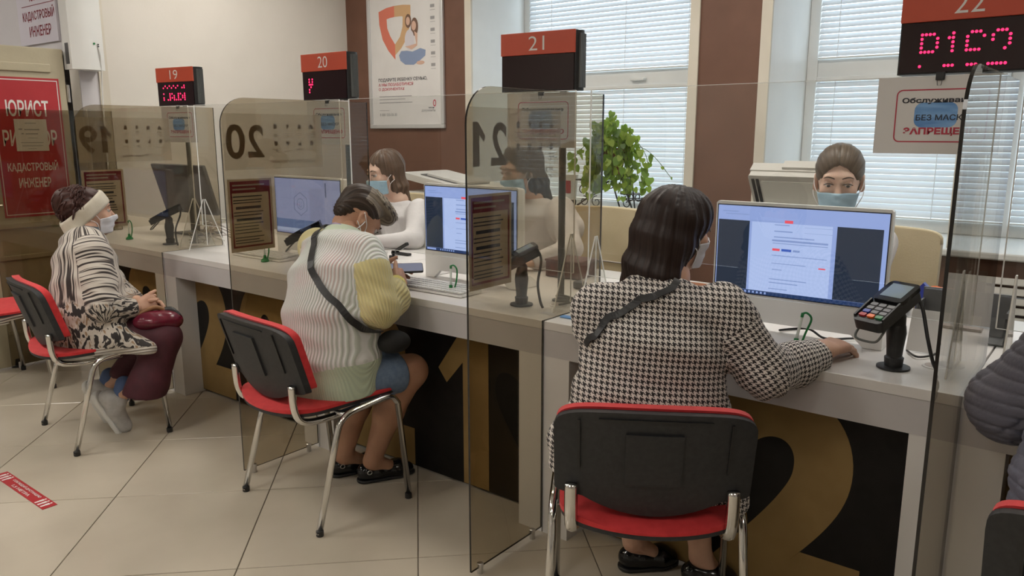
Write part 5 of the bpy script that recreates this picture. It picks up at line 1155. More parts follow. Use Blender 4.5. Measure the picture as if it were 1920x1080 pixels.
cl = Sd().c((-.828, -.130, .965), (-.825, -.112, .990), .068, .064, .02); cl.c((-.826, -.12, .97), (-.815, -.08, 1.04), .058, .05, .01, sub=True)
cloth('collar', cl, .005, mixed('printed_shirt_collar', (.20, .22, .52), (.50, .36, .42), 60, rough=.8), P20, [((-.82, -.11, 1.0), (.1, .5, .86))])
strap(cd, [(-.905, -.10, .985), (-.880, -.18, 1.0), (-.848, -.239, .99), (-.799, -.287, .923), (-.718, -.33, .839), (-.635, -.317, .754), (-.575, -.274, .690), (-.53, -.21, .647)], .0125, M['blk'], P20)
wb = Sd().e((-.575, -.135, .612), (.048, .060, .042)).e((-.595, -.09, .60), (.045, .05, .038)); wo, v, q_ = cloth('waist_bag', wb, .005, mat('black_nylon', (.012, .012, .013), .75), P20)
hr = Sd(); hr.e(T(0, -.022, .052), V3(.082, .098, .082) * hs, R, .02).e(T(0, .050, .092), V3(.066, .072, .038) * hs, R, .03).e(T(.012, .088, .078), V3(.048, .030, .026) * hs, R, .03).e(T(0, -.075, -.005), V3(.055, .035, .055) * hs, R, .02)
hr.e(T(0, .100, -.035), V3(.085, .082, .072) * hs, R, .012, sub=True); hr.e(T(.085, -.010, -.012), V3(.022, .028, .036) * hs, R, .006, sub=True); hr.e(T(-.085, -.010, -.012), V3(.022, .028, .036) * hs, R, .006, sub=True)
hr.disp = grooves(T(0, 0, 0), R, 11, .0032, (13, 27, 47), 1.5, 'over')
ho, v, q_ = cloth('hair', hr, .004, None, P20, (), [hair_mat('short_brown_hair', (.018, .011, .008), (.060, .038, .026), None, .5), hair_mat('blond_streaked_hair', (.045, .030, .020), (.36, .30, .23), (.50, .45, .37), .4)]); hair_uv(ho, v, q_, T(0, 0, 0), R, 'over')
Lc = (v[q_].mean(1) - T(0, 0, 0)) @ R / hs; ho.data.polygons.foreach_set('material_index', ((Lc[:, 2] > .062 - .25 * (Lc[:, 1] - .0) * (Lc[:, 1] > -.02)) & (Lc[:, 1] > -.055)).astype(np.int32))
b = MB(); rr_ = random.Random(15)
for i in range(120):
    x0_ = rr_.uniform(-.058, .058); y0_ = rr_.uniform(-.03, .07); ln = rr_.uniform(.04, .07); sw = rr_.uniform(-.012, .02)
    pp = snap(hr, [tuple(T(x0_ + sw * k_ / 3, y0_ + ln * k_ / 3, .135 - .02 * abs(x0_) / .05 - .006 * k_)) for k_ in range(4)], .0015); pp[3] = tuple(V3(*pp[3]) + R @ V3(rr_.uniform(-.004, .006), rr_.uniform(.0, .010), rr_.uniform(-.008, .006)))
    b.tube(pp, [.0036, .0034, .0026, .0005], 5)
b.build('hair_tufts', mixed('blond_tufts', (.07, .05, .035), (.46, .40, .31), 60, rough=.45, stretch=(1, 1, 1)), ho, smooth=True, kind='stuff')
face_mask(hd, T, R, c, hs, M['mask_white'], P20); eyes(T, R, hs, P20, (0, -.3))
for x in (-1, 1): MB().tube(cat_rom([tuple(T(.082 * x, .006, -.008)), tuple(T(.086 * x, .004, -.03)), tuple(T(.074 * x, .0, -.09)), (-.80 + .05 * x, -.07, .98)], 6), .0017, 5).build('earphone_wire', M['white_loop'], P20, smooth=True)
sh = Sd()
for hip, kn in (((-.71, -.28, .475), (-.635, -.07, .470)), ((-.88, -.29, .475), (-.835, -.07, .470))): sh.chain([hip, kn], [.100, .080], .03)
cloth('shorts', sh, .007, mixed('blue_denim', (.13, .19, .30), (.18, .25, .37), 60, rough=.85, bump=.2, bscale=400), P20, [((-.73, -.060, .5), (.05, 1, 0))])
for hl, to in (((-.798, -.128, 0), (-.700, .078, 0)), ((-.925, -.160, 0), (-.845, .052, 0))):
    so = shoe(hl, to, 1.0, M['blk_gloss'], P20, 'loafer', .065); d = nrm(V3(*to) - V3(*hl)); sd_ = np.cross(d, V3(0, 0, 1)); ctr = V3(*hl) + d * .035 + sd_ * .036 + V3(0, 0, .048)
    MB().tube([tuple(ctr + (d * .009 * math.cos(a) + V3(0, 0, 1) * .008 * math.sin(a))) for a in [2 * PI * k / 12 for k in range(12)]], .0020, 6, closed=True).build('buckle', M['steel'], so, smooth=True)
ph = thing('smartphone', 'grey smartphone held over the counter by the person in the striped cardigan', 'phone', (-.752, .112, .830)); L_ = nrm(V3(.66, .75, .0)); N_ = nrm(V3(.16, -.34, .93)); N_ = nrm(N_ - L_ * float(N_ @ L_)); S_ = np.cross(L_, N_)
fp = lambda u, v, d: tuple(S_ * u + L_ * v + N_ * d)
MB().prism(rrect(-.033, .033, -.068, .068, .009, 4), -.004, .004, fp).build('body', M['blk'], ph, auto=A30); b = MB(); b.bm.faces.new([b.bm.verts.new(fp(u, v, .0044)) for u, v in rrect(-.030, .030, -.065, .065, .006, 3)]); b.build('screen', mat('phone_screen', (.10, .11, .16), .06, emit=(.3, .32, .42), es=.35), ph)

# ---------------------------------------------------------------- woman in a headband
c = (-2.286, -.399, .998); R = frame(-.33, .04, 0); hs = .93
hd = Sd(); T = head_sd(hd, c, R, hs, V3(-2.262, -.440, .90))
core = Sd().loft([(-2.13, -.47, .48), (-2.17, -.47, .65), (-2.24, -.44, .85)], [(.12, .10), (.11, .09), (.11, .08)], (.99, -.14, 0)).c((-2.245, -.435, .85), (-2.262, -.425, .93), .055, .05, .04)
core.chain([(-2.10, -.475, .83), (-1.985, -.505, .61), (-1.955, -.385, .590)], [.04, .035, .025]).chain([(-2.36, -.43, .84), (-2.30, -.32, .65), (-2.03, -.335, .597)], [.04, .035, .025])
core.chain([(-1.95, -.30, .49), (-1.93, -.38, .26), (-2.035, -.435, .20)], [.05, .04, .03]).chain([(-2.05, -.25, .49), (-2.12, -.36, .26), (-2.215, -.415, .205)], [.05, .04, .03])
core.c((-2.035, -.435, .20), (-2.10, -.455, .12), .032, .03).c((-2.215, -.415, .205), (-2.28, -.435, .12), .032, .03)
hn = Sd(); hand_sd(hn, (-1.957, -.372, .592), (-.10, 1, .12), (.90, .10, .42), -1, (1.7, 1.8, 1.8, 1.8), .95, thumb=(.9, .35, .1), tcurl=.1)
h2 = Sd(); hand_sd(h2, (-2.025, -.36, .588), (.42, .90, .10), (-.55, .25, .8), 1, (1.5, 1.6, 1.6, 1.6), .95, thumb=(.85, .5, -.2), tcurl=.1)
W19 = person('w', [(hd, .0045), (core, .008), (hn, .003), (h2, .003)], SK, 'seated woman in a cream headband and animal print striped cardigan, hands folded')
cg = Sd(); LAT = (.99, -.14, 0)
cg.loft([(-2.130, -.500, .425), (-2.135, -.505, .56), (-2.175, -.490, .68), (-2.220, -.468, .79), (-2.250, -.450, .868), (-2.258, -.442, .90)], [(.195, .165), (.180, .150), (.165, .135), (.160, .125), (.125, .090), (.075, .062)], LAT, .03, 0)
cg.chain([(-2.115, -.478, .828), (-1.985, -.515, .610)], [.075, .066], .03, 1).chain([(-1.985, -.515, .610), (-1.955, -.385, .590)], [.066, .040], .03, 2)
cg.chain([(-2.35, -.435, .83), (-2.30, -.33, .67)], [.072, .062], .03, 3).chain([(-2.30, -.33, .66), (-2.06, -.335, .60)], [.058, .042], .03, 4)
cg.chain([(-2.02, -.46, .445), (-1.83, -.405, .430)], [.075, .030], .05, 0).c((-1.93, -.49, .47), (-1.84, -.41, .42), .05, .022, .05, 0)
cg.disp = lambda P, a=waves(21, 24, .006), f=folds([((-1.99, -.51, .64), (.3, .4, 1), .045, .005, .08), ((-2.10, -.50, .55), (.4, .2, 1), .07, .006, .14), ((-2.06, -.5, .76), (.5, 0, 1), .05, .003, .08)]): a(P) + f(P)
ww = wild_stripe('wild_striped_knit', 'U'); wv = wild_stripe('wild_striped_sleeve', 'V'); hemm = ribbed('cream_hem', (.58, .54, .48), (.20, .17, .15), .012, 'V', thin=.75)
go, v, q_ = cloth('cardigan', cg, .0065, None, W19, [((0, 0, .408), (0, 0, -1)), ((-1.957, -.380, .590), (.2, 1, 0), .075), ((-2.05, -.335, .60), (1, .1, 0), .07)], [ww, wv, hemm])
gp = lambda i: [p for p in cg.p if p[6] == i]
C, w = set_uv(go, v, q_, [(gp(0), (-2.13, -.50, .45), (-2.25, -.45, .87), LAT, .17, 0), (gp(1), (-1.985, -.515, .628), (-2.115, -.478, .828), (.5, .85, 0), .07, .16), (gp(2), (-1.955, -.385, .618), (-1.985, -.515, .628), (.5, .85, .3), .055, .02), (gp(3), (-2.30, -.33, .67), (-2.35, -.435, .83), LAT, .07, .16), (gp(4), (-2.06, -.335, .63), (-2.30, -.33, .67), LAT, .05, .0)])
mi = np.where(w == 0, 0, 1); mi[(w == 0) & (C[:, 2] < .445)] = 2; go.data.polygons.foreach_set('material_index', mi.astype(np.int32))
nk = Sd().c((-2.258, -.445, .885), (-2.262, -.430, .905), .062, .060, .02); cloth('neck_scarf', nk, .005, mixed('grey_blue_scarf', (.10, .12, .15), (.16, .18, .21), 30, rough=.85), W19)
hr = Sd(); hr.e(T(0, -.030, .040), V3(.090, .108, .090) * hs, R, .02).e(T(0, -.085, .055), V3(.075, .060, .068) * hs, R, .03).e(T(0, -.075, -.055), V3(.068, .045, .062) * hs, R, .03)
hr.e(T(0, .105, -.045), V3(.080, .075, .085) * hs, R, .012, sub=True); hr.e(T(.088, .0, -.03), V3(.024, .028, .036) * hs, R, .006, sub=True)
hr.disp = lambda P, g_=grooves(T(0, 0, 0), R, 17, .0052, (9, 19, 33), 3, 'over'), w_=waves(6, 70, .004): g_(P) + w_(P)
ho, v, q_ = cloth('hair', hr, .0045, hair_mat('auburn_hair', (.020, .007, .006), (.085, .030, .022), None, .45), W19); hair_uv(ho, v, q_, T(0, 0, 0), R, 'over')
b = MB(); rr_ = random.Random(8)
for i in range(110):
    a0 = rr_.uniform(-1.5, 1.5); e0 = rr_.uniform(.35, 2.6); pp = []
    for k in range(4):
        e1 = e0 + .16 * k; rad = 1.0 + (.05 if k == 3 else .015); pp.append(T(.092 * math.sin(a0) * math.sin(min(e1, 2.9)) * rad, -.045 - .118 * (-math.cos(a0)) * -1 * math.sin(e1 * .62) * rad * .9 + .045, .045 + .094 * math.cos(e1 * .75) * rad))
    b.tube(snap(hr, [tuple(x) for x in pp], .0015) [:3] + [tuple(pp[3] + V3(rr_.uniform(-.006, .006), rr_.uniform(-.006, .006), rr_.uniform(-.004, .008)))], [.0048, .0044, .0034, .0006], 5)
b.build('hair_tufts', ho.data.materials[0], ho, smooth=True, kind='stuff')
both = Sd(); both.p = hd.p + [p for p in hr.p if not p[7]]
e_ = V3(0, math.cos(.66), math.sin(.66)); n_ = V3(0, -math.sin(.66), math.cos(.66)); rows = []
for a in [2 * PI * i / 40 for i in range(40)]:
    dd = (V3(1, 0, 0) * math.cos(a) + e_ * math.sin(a)); O = np.array([T(*(n_ * z + V3(0, -.008, .008))) for z in np.linspace(-.034, .034, 7)]); D_ = np.repeat((R @ dd)[None], 7, 0); t_ = march(both, O, D_, .2, .005); t_ = np.maximum(t_, .5 * (t_ + t_.mean())) - np.array([.004, 0, 0, 0, 0, 0, .004]); rows.append([tuple(p) for p in O + D_ * t_[:, None]])
b = MB(); b.grid(rows, closed_u=True); bo = b.build('headband', mixed('cream_headband', (.58, .53, .43), (.63, .58, .48), 30, rough=.85, bump=.2, bscale=300), W19, smooth=True); s_ = bo.modifiers.new('thick', 'SOLIDIFY'); s_.thickness = .003; s_.offset = 1
face_mask(hd, T, R, c, hs, M['mask_white'], W19); eyes(T, R, hs, W19, (0, -.1))
tr = Sd(); tr.chain([(-2.06, -.44, .465), (-1.885, -.305, .450)], [.090, .075], .03).chain([(-1.885, -.305, .450), (-1.905, -.385, .25), (-1.915, -.41, .20)], [.074, .082, .088], .03).chain([(-2.20, -.42, .465), (-2.04, -.25, .455), (-2.14, -.38, .25)], [.095, .072, .060], .03)
tr.disp = waves(31, 26, .006)
cloth('trousers', tr, .0075, mixed('burgundy_cloth', (.055, .008, .016), (.075, .012, .022), 20, rough=.7, bump=.15, bscale=60), W19, [((-1.91, -.40, .205), (-.15, -.1, -1)), ((0, 0, .60), (0, 0, 1))])
M['sock'] = mat('blue_socks', (.09, .14, .28), .85)
for a_, b_ in (((-2.03, -.435, .235), (-2.06, -.445, .165)), ((-2.21, -.415, .235), (-2.245, -.428, .165))): cloth('sock', Sd().c(a_, b_, .037, .036), .005, M['sock'], W19)
for k, (hl, to) in enumerate((((-2.105, -.522, .178), (-2.085, -.445, .008)), ((-2.275, -.490, .185), (-2.262, -.415, .010)))):
    h_ = V3(*hl); t_ = V3(*to); d = nrm(t_ - h_); up = nrm(V3(.75, .55, .35) - d * float(V3(.75, .55, .35) @ d)); L = float(np.linalg.norm(t_ - h_)); s1 = Sd(); Pq = lambda f, z: h_ + d * L * f + up * z
    s1.c(Pq(.08, .035), Pq(.45, .035), .036, .037, .02).c(Pq(.45, .035), Pq(.95, .026), .037, .033, .02).c(Pq(.12, .055), Pq(.30, .075), .033, .033, .02); so, v, q_ = cloth('sneaker', s1, .0045, mixed('pale_grey_sneaker', (.42, .41, .40), (.55, .54, .53), 25, rough=.5), W19, [(Pq(0, .004), -up)])
    s2 = Sd().c(Pq(.04, .004), Pq(.98, .004), .039, .038, .01); cloth('sole', s2, .0045, M['pvc'], so, [(Pq(0, -.012), -up), (Pq(0, .014), up)])
bg = Sd().e((-1.905, -.325, .530), (.070, .095, .042), frame(-.35), .02).e((-1.885, -.265, .520), (.055, .05, .038), frame(-.2), .03); bg.disp = waves(14, 55, .006)
t, v, q_ = solid('handbag', bg, .005, mixed('burgundy_patent', (.10, .008, .022), (.15, .012, .03), 20, rough=.18, bump=.2, bscale=40)); tag(t, 'burgundy patent handbag on the lap of the woman in the headband', 'bag')
MB().tube(cat_rom([(-1.93, -.39, .56), (-1.925, -.36, .575), (-1.91, -.31, .585), (-1.89, -.26, .55)], 6), .010, 8).build('strap', mat('tan_leather', (.25, .12, .05), .5), t, smooth=True)
MB().tube(cat_rom([(-1.91, -.29, .565), (-1.885, -.26, .57), (-1.86, -.24, .54)], 6), .014, 8).build('lining', M['blk'], t, smooth=True)

# ---------------------------------------------------------------- employees behind the counter
def employee(c, yaw, pitch, hs, lab, hair_c, style, sh_l, sh_r, arms, body_lat, hips, look, skin=SK2, mask='mask_blue', hh=.004, tall=True):
    R = frame(yaw, pitch); neck = tuple(.5 * (np.array(sh_l) + np.array(sh_r)) + np.array((0, 0, .05))); hd = Sd(); T = head_sd(hd, c, R, hs, V3(*neck)); mid = .5 * (np.array(sh_l) + np.array(sh_r))
    core = Sd().loft([hips, tuple(.5 * (mid + np.array(hips))), tuple(mid)], [(.14, .10), (.11, .085), (.12, .07)], body_lat).c(tuple(mid), neck, .06, .05, .03)
    parts = [(hd, hh)]
    for s_, (sh_, el, wr, hd_f, hd_u) in zip((-1, 1), arms):
        core.chain([sh_, el, wr], [.042, .036, .025]); hn = Sd(); hand_sd(hn, wr, hd_f, hd_u, s_, (.5, .5, .55, .6), .92); parts.append((hn, .0035))
    for k in (-1, 1): bl = np.array(body_lat) * k; fw = np.array((-body_lat[1], body_lat[0], 0)); core.chain([tuple(np.array(hips) + bl * .08), tuple(np.array(hips) + bl * .10 + fw * .36), tuple(np.array(hips) + bl * .10 + fw * .34 - np.array((0, 0, .42)))], [.08, .055, .035], .03)
    parts.append((core, .009)); o = person('p', parts, skin, lab)
    bl = Sd(); lo = tuple(np.array(hips) + np.array((0, 0, -.02))); bl.loft([lo, tuple(.5 * (mid + np.array(hips))), tuple(mid + np.array((0, 0, -.03))), tuple(mid + np.array((0, 0, .025)))], [(.175, .125), (.155, .115), (.150, .095), (.085, .065)], body_lat, .03, 0)
    for i, (sh_, el, wr, a_, b_) in enumerate(arms): bl.chain([sh_, el], [.064, .050], .03, 1); bl.chain([el, wr], [.050, .034], .03, 2)
    if style == 'long':
        for sh_ in (sh_l, sh_r): bl.c(tuple(np.array(sh_) + np.array((0, 0, -.03))), tuple(np.array(sh_) + (np.array(sh_) - mid) * .25 + np.array((0, 0, -.085))), .075, .085, .012, 1)
    bl.disp = lambda P, a=waves(int(abs(c[0]) * 100), 30, .005): a(P)
    cuts = [(wr, tuple(np.array(wr) - np.array(el)), .075) for (_, el, wr, _, _) in arms]
    cloth('blouse', bl, .007, M['white_cloth'], o, cuts)
    tr = Sd()
    for k in (-1, 1): q2 = np.array(body_lat) * k; fw = np.array((-body_lat[1], body_lat[0], 0)); tr.chain([tuple(np.array(hips) + q2 * .08), tuple(np.array(hips) + q2 * .10 + fw * .36), tuple(np.array(hips) + q2 * .10 + fw * .34 - np.array((0, 0, .36)))], [.10, .075, .055], .03)
    cloth('trousers', tr, .012, mat('dark_trousers_%d' % int(abs(c[0]) * 100), (.02, .02, .025), .8), o)
    hr = Sd()
    if style == 'tied':
        hr.e(T(0, -.010, .044), V3(.0815, .101, .087) * hs, R, .02).e(T(0, -.115, -.005), V3(.035, .032, .035) * hs, R, .02).e(T(0, -.05, -.02), V3(.074, .05, .05) * hs, R, .02)
        hr.e(T(0, .115, -.030), V3(.071, .085, .104) * hs, R, .008, sub=True)
        for x in (-1, 1): hr.e(T(.088 * x, .0, -.012), V3(.020, .028, .036) * hs, R, .005, sub=True)
        hr.disp = lambda P, g_=grooves(T(0, -.1, 0), R, 23, .0012, (25, 47), 1, 'over'): g_(P) + .004 * np.exp(-(((P - T(0, 0, 0)) @ R)[..., 0] / .004) ** 2) * (((P - T(0, 0, 0)) @ R)[..., 1] > -.02)
        flow = 'over'
    else:
        hr.e(T(0, -.018, .040), V3(.086, .100, .090) * hs, R, .02).loft([tuple(T(0, -.03, .02)), tuple(T(.0, -.045, -.08)), tuple(T(.01, -.065, -.22)), tuple(T(.02, -.075, -.36))], [(.086, .080), (.092, .065), (.104, .050), (.080, .034)], R[:, 0], .03)
        hr.e(T(0, .105, -.045), V3(.058, .085, .105) * hs, R, .015, sub=True); hr.disp = grooves(c, R, 9, .004, (9, 21, 37), 2.0); flow = 'down'
    ho, v, q_ = cloth('hair', hr, .0042, hair_c, o); hair_uv(ho, v, q_, T(0, -.02, 0) if flow != 'down' else c, R, flow)
    face_mask(hd, T, R, c, hs, M[mask], o); eyes(T, R, hs, o, look); return o
S22c = (.597, 1.05, 1.178)
employee(S22c, 3.40, -.12, 1.06, 'employee with tied back brown hair and a blue mask behind the nearest monitor', hair_mat('light_brown_tied_hair', (.060, .040, .026), (.135, .096, .064), None, .42), 'tied', (.74, 1.12, .95), (.45, 1.10, .95),
         (((.45, 1.10, .95), (.39, .90, .83), (.52, .70, .785), (.5, -.8, 0), (0, 0, 1)), ((.74, 1.12, .95), (.765, .91, .82), (.66, .72, .785), (-.5, -.8, 0), (0, 0, 1))), (-.99, -.06, 0), (.60, 1.16, .50), (-.05, -.55), SK2, hh=.0033)
employee((-1.815, 1.0, 1.135), 2.93, -.15, 1.0, 'employee with long brown hair and a blue mask in a white blouse', hair_mat('long_brown_hair', (.055, .032, .020), (.17, .105, .070), None, .36), 'long', (-1.60, 1.04, .935), (-1.92, 1.06, .935),
         (((-1.92, 1.06, .935), (-1.95, .90, .80), (-1.80, .72, .79), (.4, -.9, 0), (0, 0, 1)), ((-1.60, 1.04, .935), (-1.50, .90, .80), (-1.66, .74, .785), (-.5, -.8, 0), (0, 0, 1))), (-.99, .06, 0), (-1.76, 1.14, .50), (.1, -.5))
employee((-.845, .98, 1.185), 2.75, -.25, 1.0, 'employee in a white blouse half hidden behind the partition numbered 21', hair_mat('very_dark_long_hair', (.012, .009, .008), (.05, .035, .028), None, .36), 'long', (-.64, 1.02, 1.0), (-.94, 1.06, 1.0),
         (((-.94, 1.06, 1.0), (-1.0, .88, .84), (-.86, .72, .785), (.4, -.9, 0), (0, 0, 1)), ((-.64, 1.02, 1.0), (-.50, .90, .84), (-.60, .74, .785), (-.4, -.9, 0), (0, 0, 1))), (-.97, .2, 0), (-.74, 1.14, .50), (.1, -.5))

# ---------------------------------------------------------------- visitor in a quilted jacket at the right edge
c = (1.545, -.17, 1.15); R = frame(.1, -.2); hd = Sd(); T = head_sd(hd, c, R, .93, V3(1.54, -.24, 1.0))
core = Sd().loft([(1.53, -.33, .47), (1.53, -.33, .72), (1.54, -.26, .96)], [(.14, .11), (.12, .09), (.13, .08)], (1, .15, 0)).c((1.54, -.26, .96), (1.54, -.22, 1.06), .06, .054, .04)
core.chain([(1.395, -.235, .945), (1.318, -.185, .800), (1.43, .06, .792)], [.045, .038, .027]).chain([(1.69, -.21, .945), (1.78, -.10, .80), (1.66, .08, .79)], [.045, .038, .027])
for x in (-1, 1): core.chain([(1.53 + .08 * x, -.30, .50), (1.52 + .09 * x, .03, .49), (1.52 + .09 * x, -.02, .09)], [.085, .058, .034], .03); core.c((1.52 + .09 * x, -.02, .09), (1.52 + .09 * x, .05, .04), .03, .025)
hn = Sd(); hand_sd(hn, (1.435, .07, .794), (.25, 1, 0), (0, 0, 1), 1, (.7, .7, .8, .8), .93); h2 = Sd(); hand_sd(h2, (1.655, .085, .792), (-.3, 1, 0), (0, 0, 1), -1, (.7, .7, .8, .8), .93)
R23 = person('p', [(hd, .006), (core, .009), (hn, .0035), (h2, .0035)], SK, 'visitor in a quilted grey blue jacket cut by the right edge of the picture')
qj = Sd(); qj.loft([(1.53, -.34, .43), (1.53, -.33, .72), (1.54, -.27, .93), (1.54, -.25, 1.0)], [(.205, .16), (.18, .145), (.165, .11), (.085, .075)], (1, .15, 0), .03, 0)
qj.chain([(1.405, -.235, .945), (1.322, -.180, .806)], [.080, .078], .03, 1).chain([(1.322, -.180, .806), (1.425, .045, .793)], [.078, .050], .03, 2).chain([(1.69, -.21, .945), (1.78, -.10, .80), (1.665, .065, .79)], [.078, .07, .046], .03, 3)
def quilt(P, fa=waves(5, 24, .004)):
    u = P[..., 0] * .6 + P[..., 1] * .8 + .006 * np.sin(P[..., 2] * 60); z = P[..., 2] + .25 * u + .004 * np.sin(u * 70)
    return fa(P) + .0034 * (np.exp(-((np.mod(z, .026) - .013) / .0028) ** 2) + np.exp(-((np.mod(u, .032) - .016) / .0028) ** 2))
qj.disp = quilt
cloth('quilted_jacket', qj, .0040, mixed('grey_blue_nylon', (.115, .118, .16), (.145, .148, .20), 12, rough=.5, bump=.15, bscale=120), R23, [((0, 0, .432), (0, 0, -1)), ((1.428, .05, .793), (.4, .9, 0), .08)])
hr = Sd().e(T(0, -.02, .04), V3(.085, .10, .09) * .93, R, .02).e(T(0, -.06, -.04), V3(.075, .05, .08) * .93, R, .03); hr.e(T(0, .10, -.04), V3(.07, .07, .09) * .93, R, .012, sub=True); hr.disp = grooves(c, R, 2, .004)
ho, v, q_ = cloth('hair', hr, .0055, hair_mat('grey_brown_hair', (.04, .03, .025), (.12, .095, .08)), R23); hair_uv(ho, v, q_, c, R)
face_mask(hd, T, R, c, .93, M['mask_white'], R23); eyes(T, R, .93, R23)
tr = Sd()
for x in (-1, 1): tr.chain([(1.53 + .08 * x, -.30, .50), (1.52 + .09 * x, .03, .49), (1.52 + .09 * x, -.02, .12)], [.10, .078, .06], .03)
cloth('trousers', tr, .01, mat('dark_blue_trousers', (.02, .025, .05), .85), R23, [((0, 0, .11), (0, 0, -1))])
for x in (-1, 1): shoe((1.52 + .09 * x, -.09, 0), (1.52 + .09 * x, .10, 0), 1.0, M['blk'], R23)

# ================================================================== COPIERS, PLANT
t = thing('copier', 'pale copier with its lid raised beside the employee with tied hair', 'copier', (.20, 1.78, 0))
MB().bb(-.22, .24, -.05, .36, .012, .62, .008).build('cabinet', M['device'], t); MB().bb(-.23, .25, -.06, .38, .63, .96, .012).build('body', M['device'], t, auto=A30)
for z in (.20, .41): MB().bb(-.20, .22, -.062, -.05, z - .09, z + .09, .004).build('paper_drawer', M['device'], t)
LR = Matrix.Rotation(math.radians(36), 3, 'X'); fl_ = lambda u, v, d: Vector((u, .10, .965)) + LR @ Vector((0, -d, v))
lid = MB().prism(rrect(-.215, .235, 0, .255, .012, 4), -.0, .035, fl_).build('lid', M['device'], t, auto=A30)
MB().prism(rrect(-.155, .215, .012, .225, .006, 3), .035, .040, fl_).build('white_pad', mat('copier_pad', (.72, .71, .66), .5), lid)
for x in (-.200, -.178): MB().prism([(x, .012), (x + .014, .012), (x + .014, .235), (x, .235)], .035, .039, fl_).build('scan_strip', M['blk'], lid)
MB().prism([(-.215, .215), (.235, .215), (.235, .262), (-.215, .262)], -.055, .0, fl_).build('feeder', M['device'], lid)
MB().prism([(-.06, .262), (.22, .262), (.22, .275), (-.06, .275)], -.06, -.01, fl_).build('feeder_tray', M['device'], lid)
t = thing('copier', 'wide pale copier with a half open lid right of the long haired employee', 'copier', (-1.93, 1.62, 0))
MB().bb(-.30, .30, -.05, .36, .012, .60, .008).build('cabinet', M['device'], t); MB().bb(-.31, .31, -.06, .38, .61, .985, .012).build('body', M['device'], t, auto=A30)
MB().bb(-.24, .10, -.064, -.058, .88, .955).build('control_panel', M['device_dark'], t)
LR2 = Matrix.Rotation(math.radians(9), 3, 'Y'); fl2 = lambda u, v, d: Vector((-.32, -.07, 1.105)) + LR2 @ Vector((u, v, d))
lid = MB().prism(rrect(0, .62, 0, .42, .02, 4), -.04, 0.0, fl2).build('lid', M['device'], t, auto=A30)
MB().prism(rrect(.10, .40, .06, .34, .01, 3), .001, .004, fl2).build('feeder_slot', M['device_dark'], lid); MB().prism(rrect(.14, .46, .08, .34, .01, 3), .004, .016, fl2).build('feeder_tray', M['device'], lid)
# trailing plant on a wrought iron stand standing on the sill
YP = 2.47
t = thing('plant_stand', 'black wrought iron scrolled plant stand on the window sill', 'stand', (-1.25, YP, .80))
o_ = lambda x, z, y=0: (x + 1.25, y, z - .80)
def spiral(cx, cz, r, a0, turns, y=0, sgn=1): return [o_(cx + r * (1 - .75 * k / 16) * math.cos(a0 + sgn * turns * 2 * PI * k / 16), cz + r * (1 - .75 * k / 16) * math.sin(a0 + sgn * turns * 2 * PI * k / 16), y) for k in range(17)]
for (p0, p1) in (((-1.245, 1.06), (-1.150, .806)), ((-1.165, 1.06), (-1.055, .806)), ((-1.590, .806), (-1.263, 1.04))): MB().tube([o_(*p0), o_(*p1)], .0055, 7).build('leg', M['iron'], t, smooth=True)
MB().tube([o_(-1.51, .87), o_(-1.225, 1.03)], .0045, 7).build('rail', M['iron'], t, smooth=True)
MB().tube([o_(-1.20, 1.06), o_(-1.19, 1.04, .18), o_(-1.18, .806, .22)], .0055, 7).build('leg', M['iron'], t, smooth=True)
for (cx, cz, r, a, tn, sg) in ((-1.56, .885, .045, 1.2, 1.3, -1), (-1.465, .975, .038, 0, 1.2, 1), (-1.365, .975, .036, 3.1, 1.2, -1), (-1.355, .90, .040, 1.5, 1.2, 1), (-1.455, .90, .036, 1.6, 1.2, -1), (-1.25, 1.02, .042, 1.5, 1.3, 1), (-1.18, 1.085, .030, 0, 1.2, -1), (-1.10, .945, .034, 3, 1.2, 1), (-1.04, .945, .030, 0, 1.2, -1), (-1.12, .90, .032, 2, 1.1, 1)):
    MB().tube(spiral(cx, cz, r, a, tn, 0, sg), .0036, 6).build('scroll', M['iron'], t, smooth=True)
for (x0, x1, z) in ((-1.51, -1.34, 1.043), (-1.16, -1.005, .964), (-1.16, -1.005, .930)):
    MB().tube([o_((x0 + x1) / 2 + (x1 - x0) / 2 * math.cos(a), z, .07 * math.sin(a)) for a in [2 * PI * k / 18 for k in range(18)]], .0036, 6, closed=True).build('ring', M['iron'], t, smooth=True)
t = thing('flower_pot', 'white flower pot with a red pattern on the plant stand behind the partition', 'pot', (-1.555, YP - .01, .905))
MB().tube([(0, .03, -.098), (0, .03, .02)], .012, 8).build('support', M['iron'], t); MB().lathe([(.036, 0), (.048, .16), (.050, .16), (.050, .168), (.044, .168), (.042, .14)], (0, 0, 0), 22).build('pot', M['pvc'], t, auto=A30)
b = MB(); b.grid([[(.0475 * math.cos(a) * k_, .0475 * math.sin(a) * k_, z) for (k_, z) in ((.88, .045), (.98, .09), (1.02, .13))] for a in [-2.6 + .2 * i for i in range(9)]]); b.build('red_pattern', mat('pot_red', (.36, .04, .03), .5), t, smooth=True)
t = thing('trailing_plant', 'trailing green houseplant with heart shaped leaves before the window blinds', 'plant', (-1.22, YP - .02, 1.08))
MB().lathe([(.055, 0), (.085, .16), (.09, .16), (.09, .175), (.08, .175), (.075, .15)], (0, 0, 0), 22).build('pot', mat('brown_pot', (.16, .06, .03), .6), t, auto=A30)
lm = [mixed('leaf_green', (.10, .20, .030), (.16, .28, .05), 30, rough=.45), mixed('leaf_lime', (.24, .34, .05), (.32, .42, .08), 30, rough=.45), mixed('leaf_dark', (.045, .095, .03), (.07, .13, .04), 30, rough=.45)]
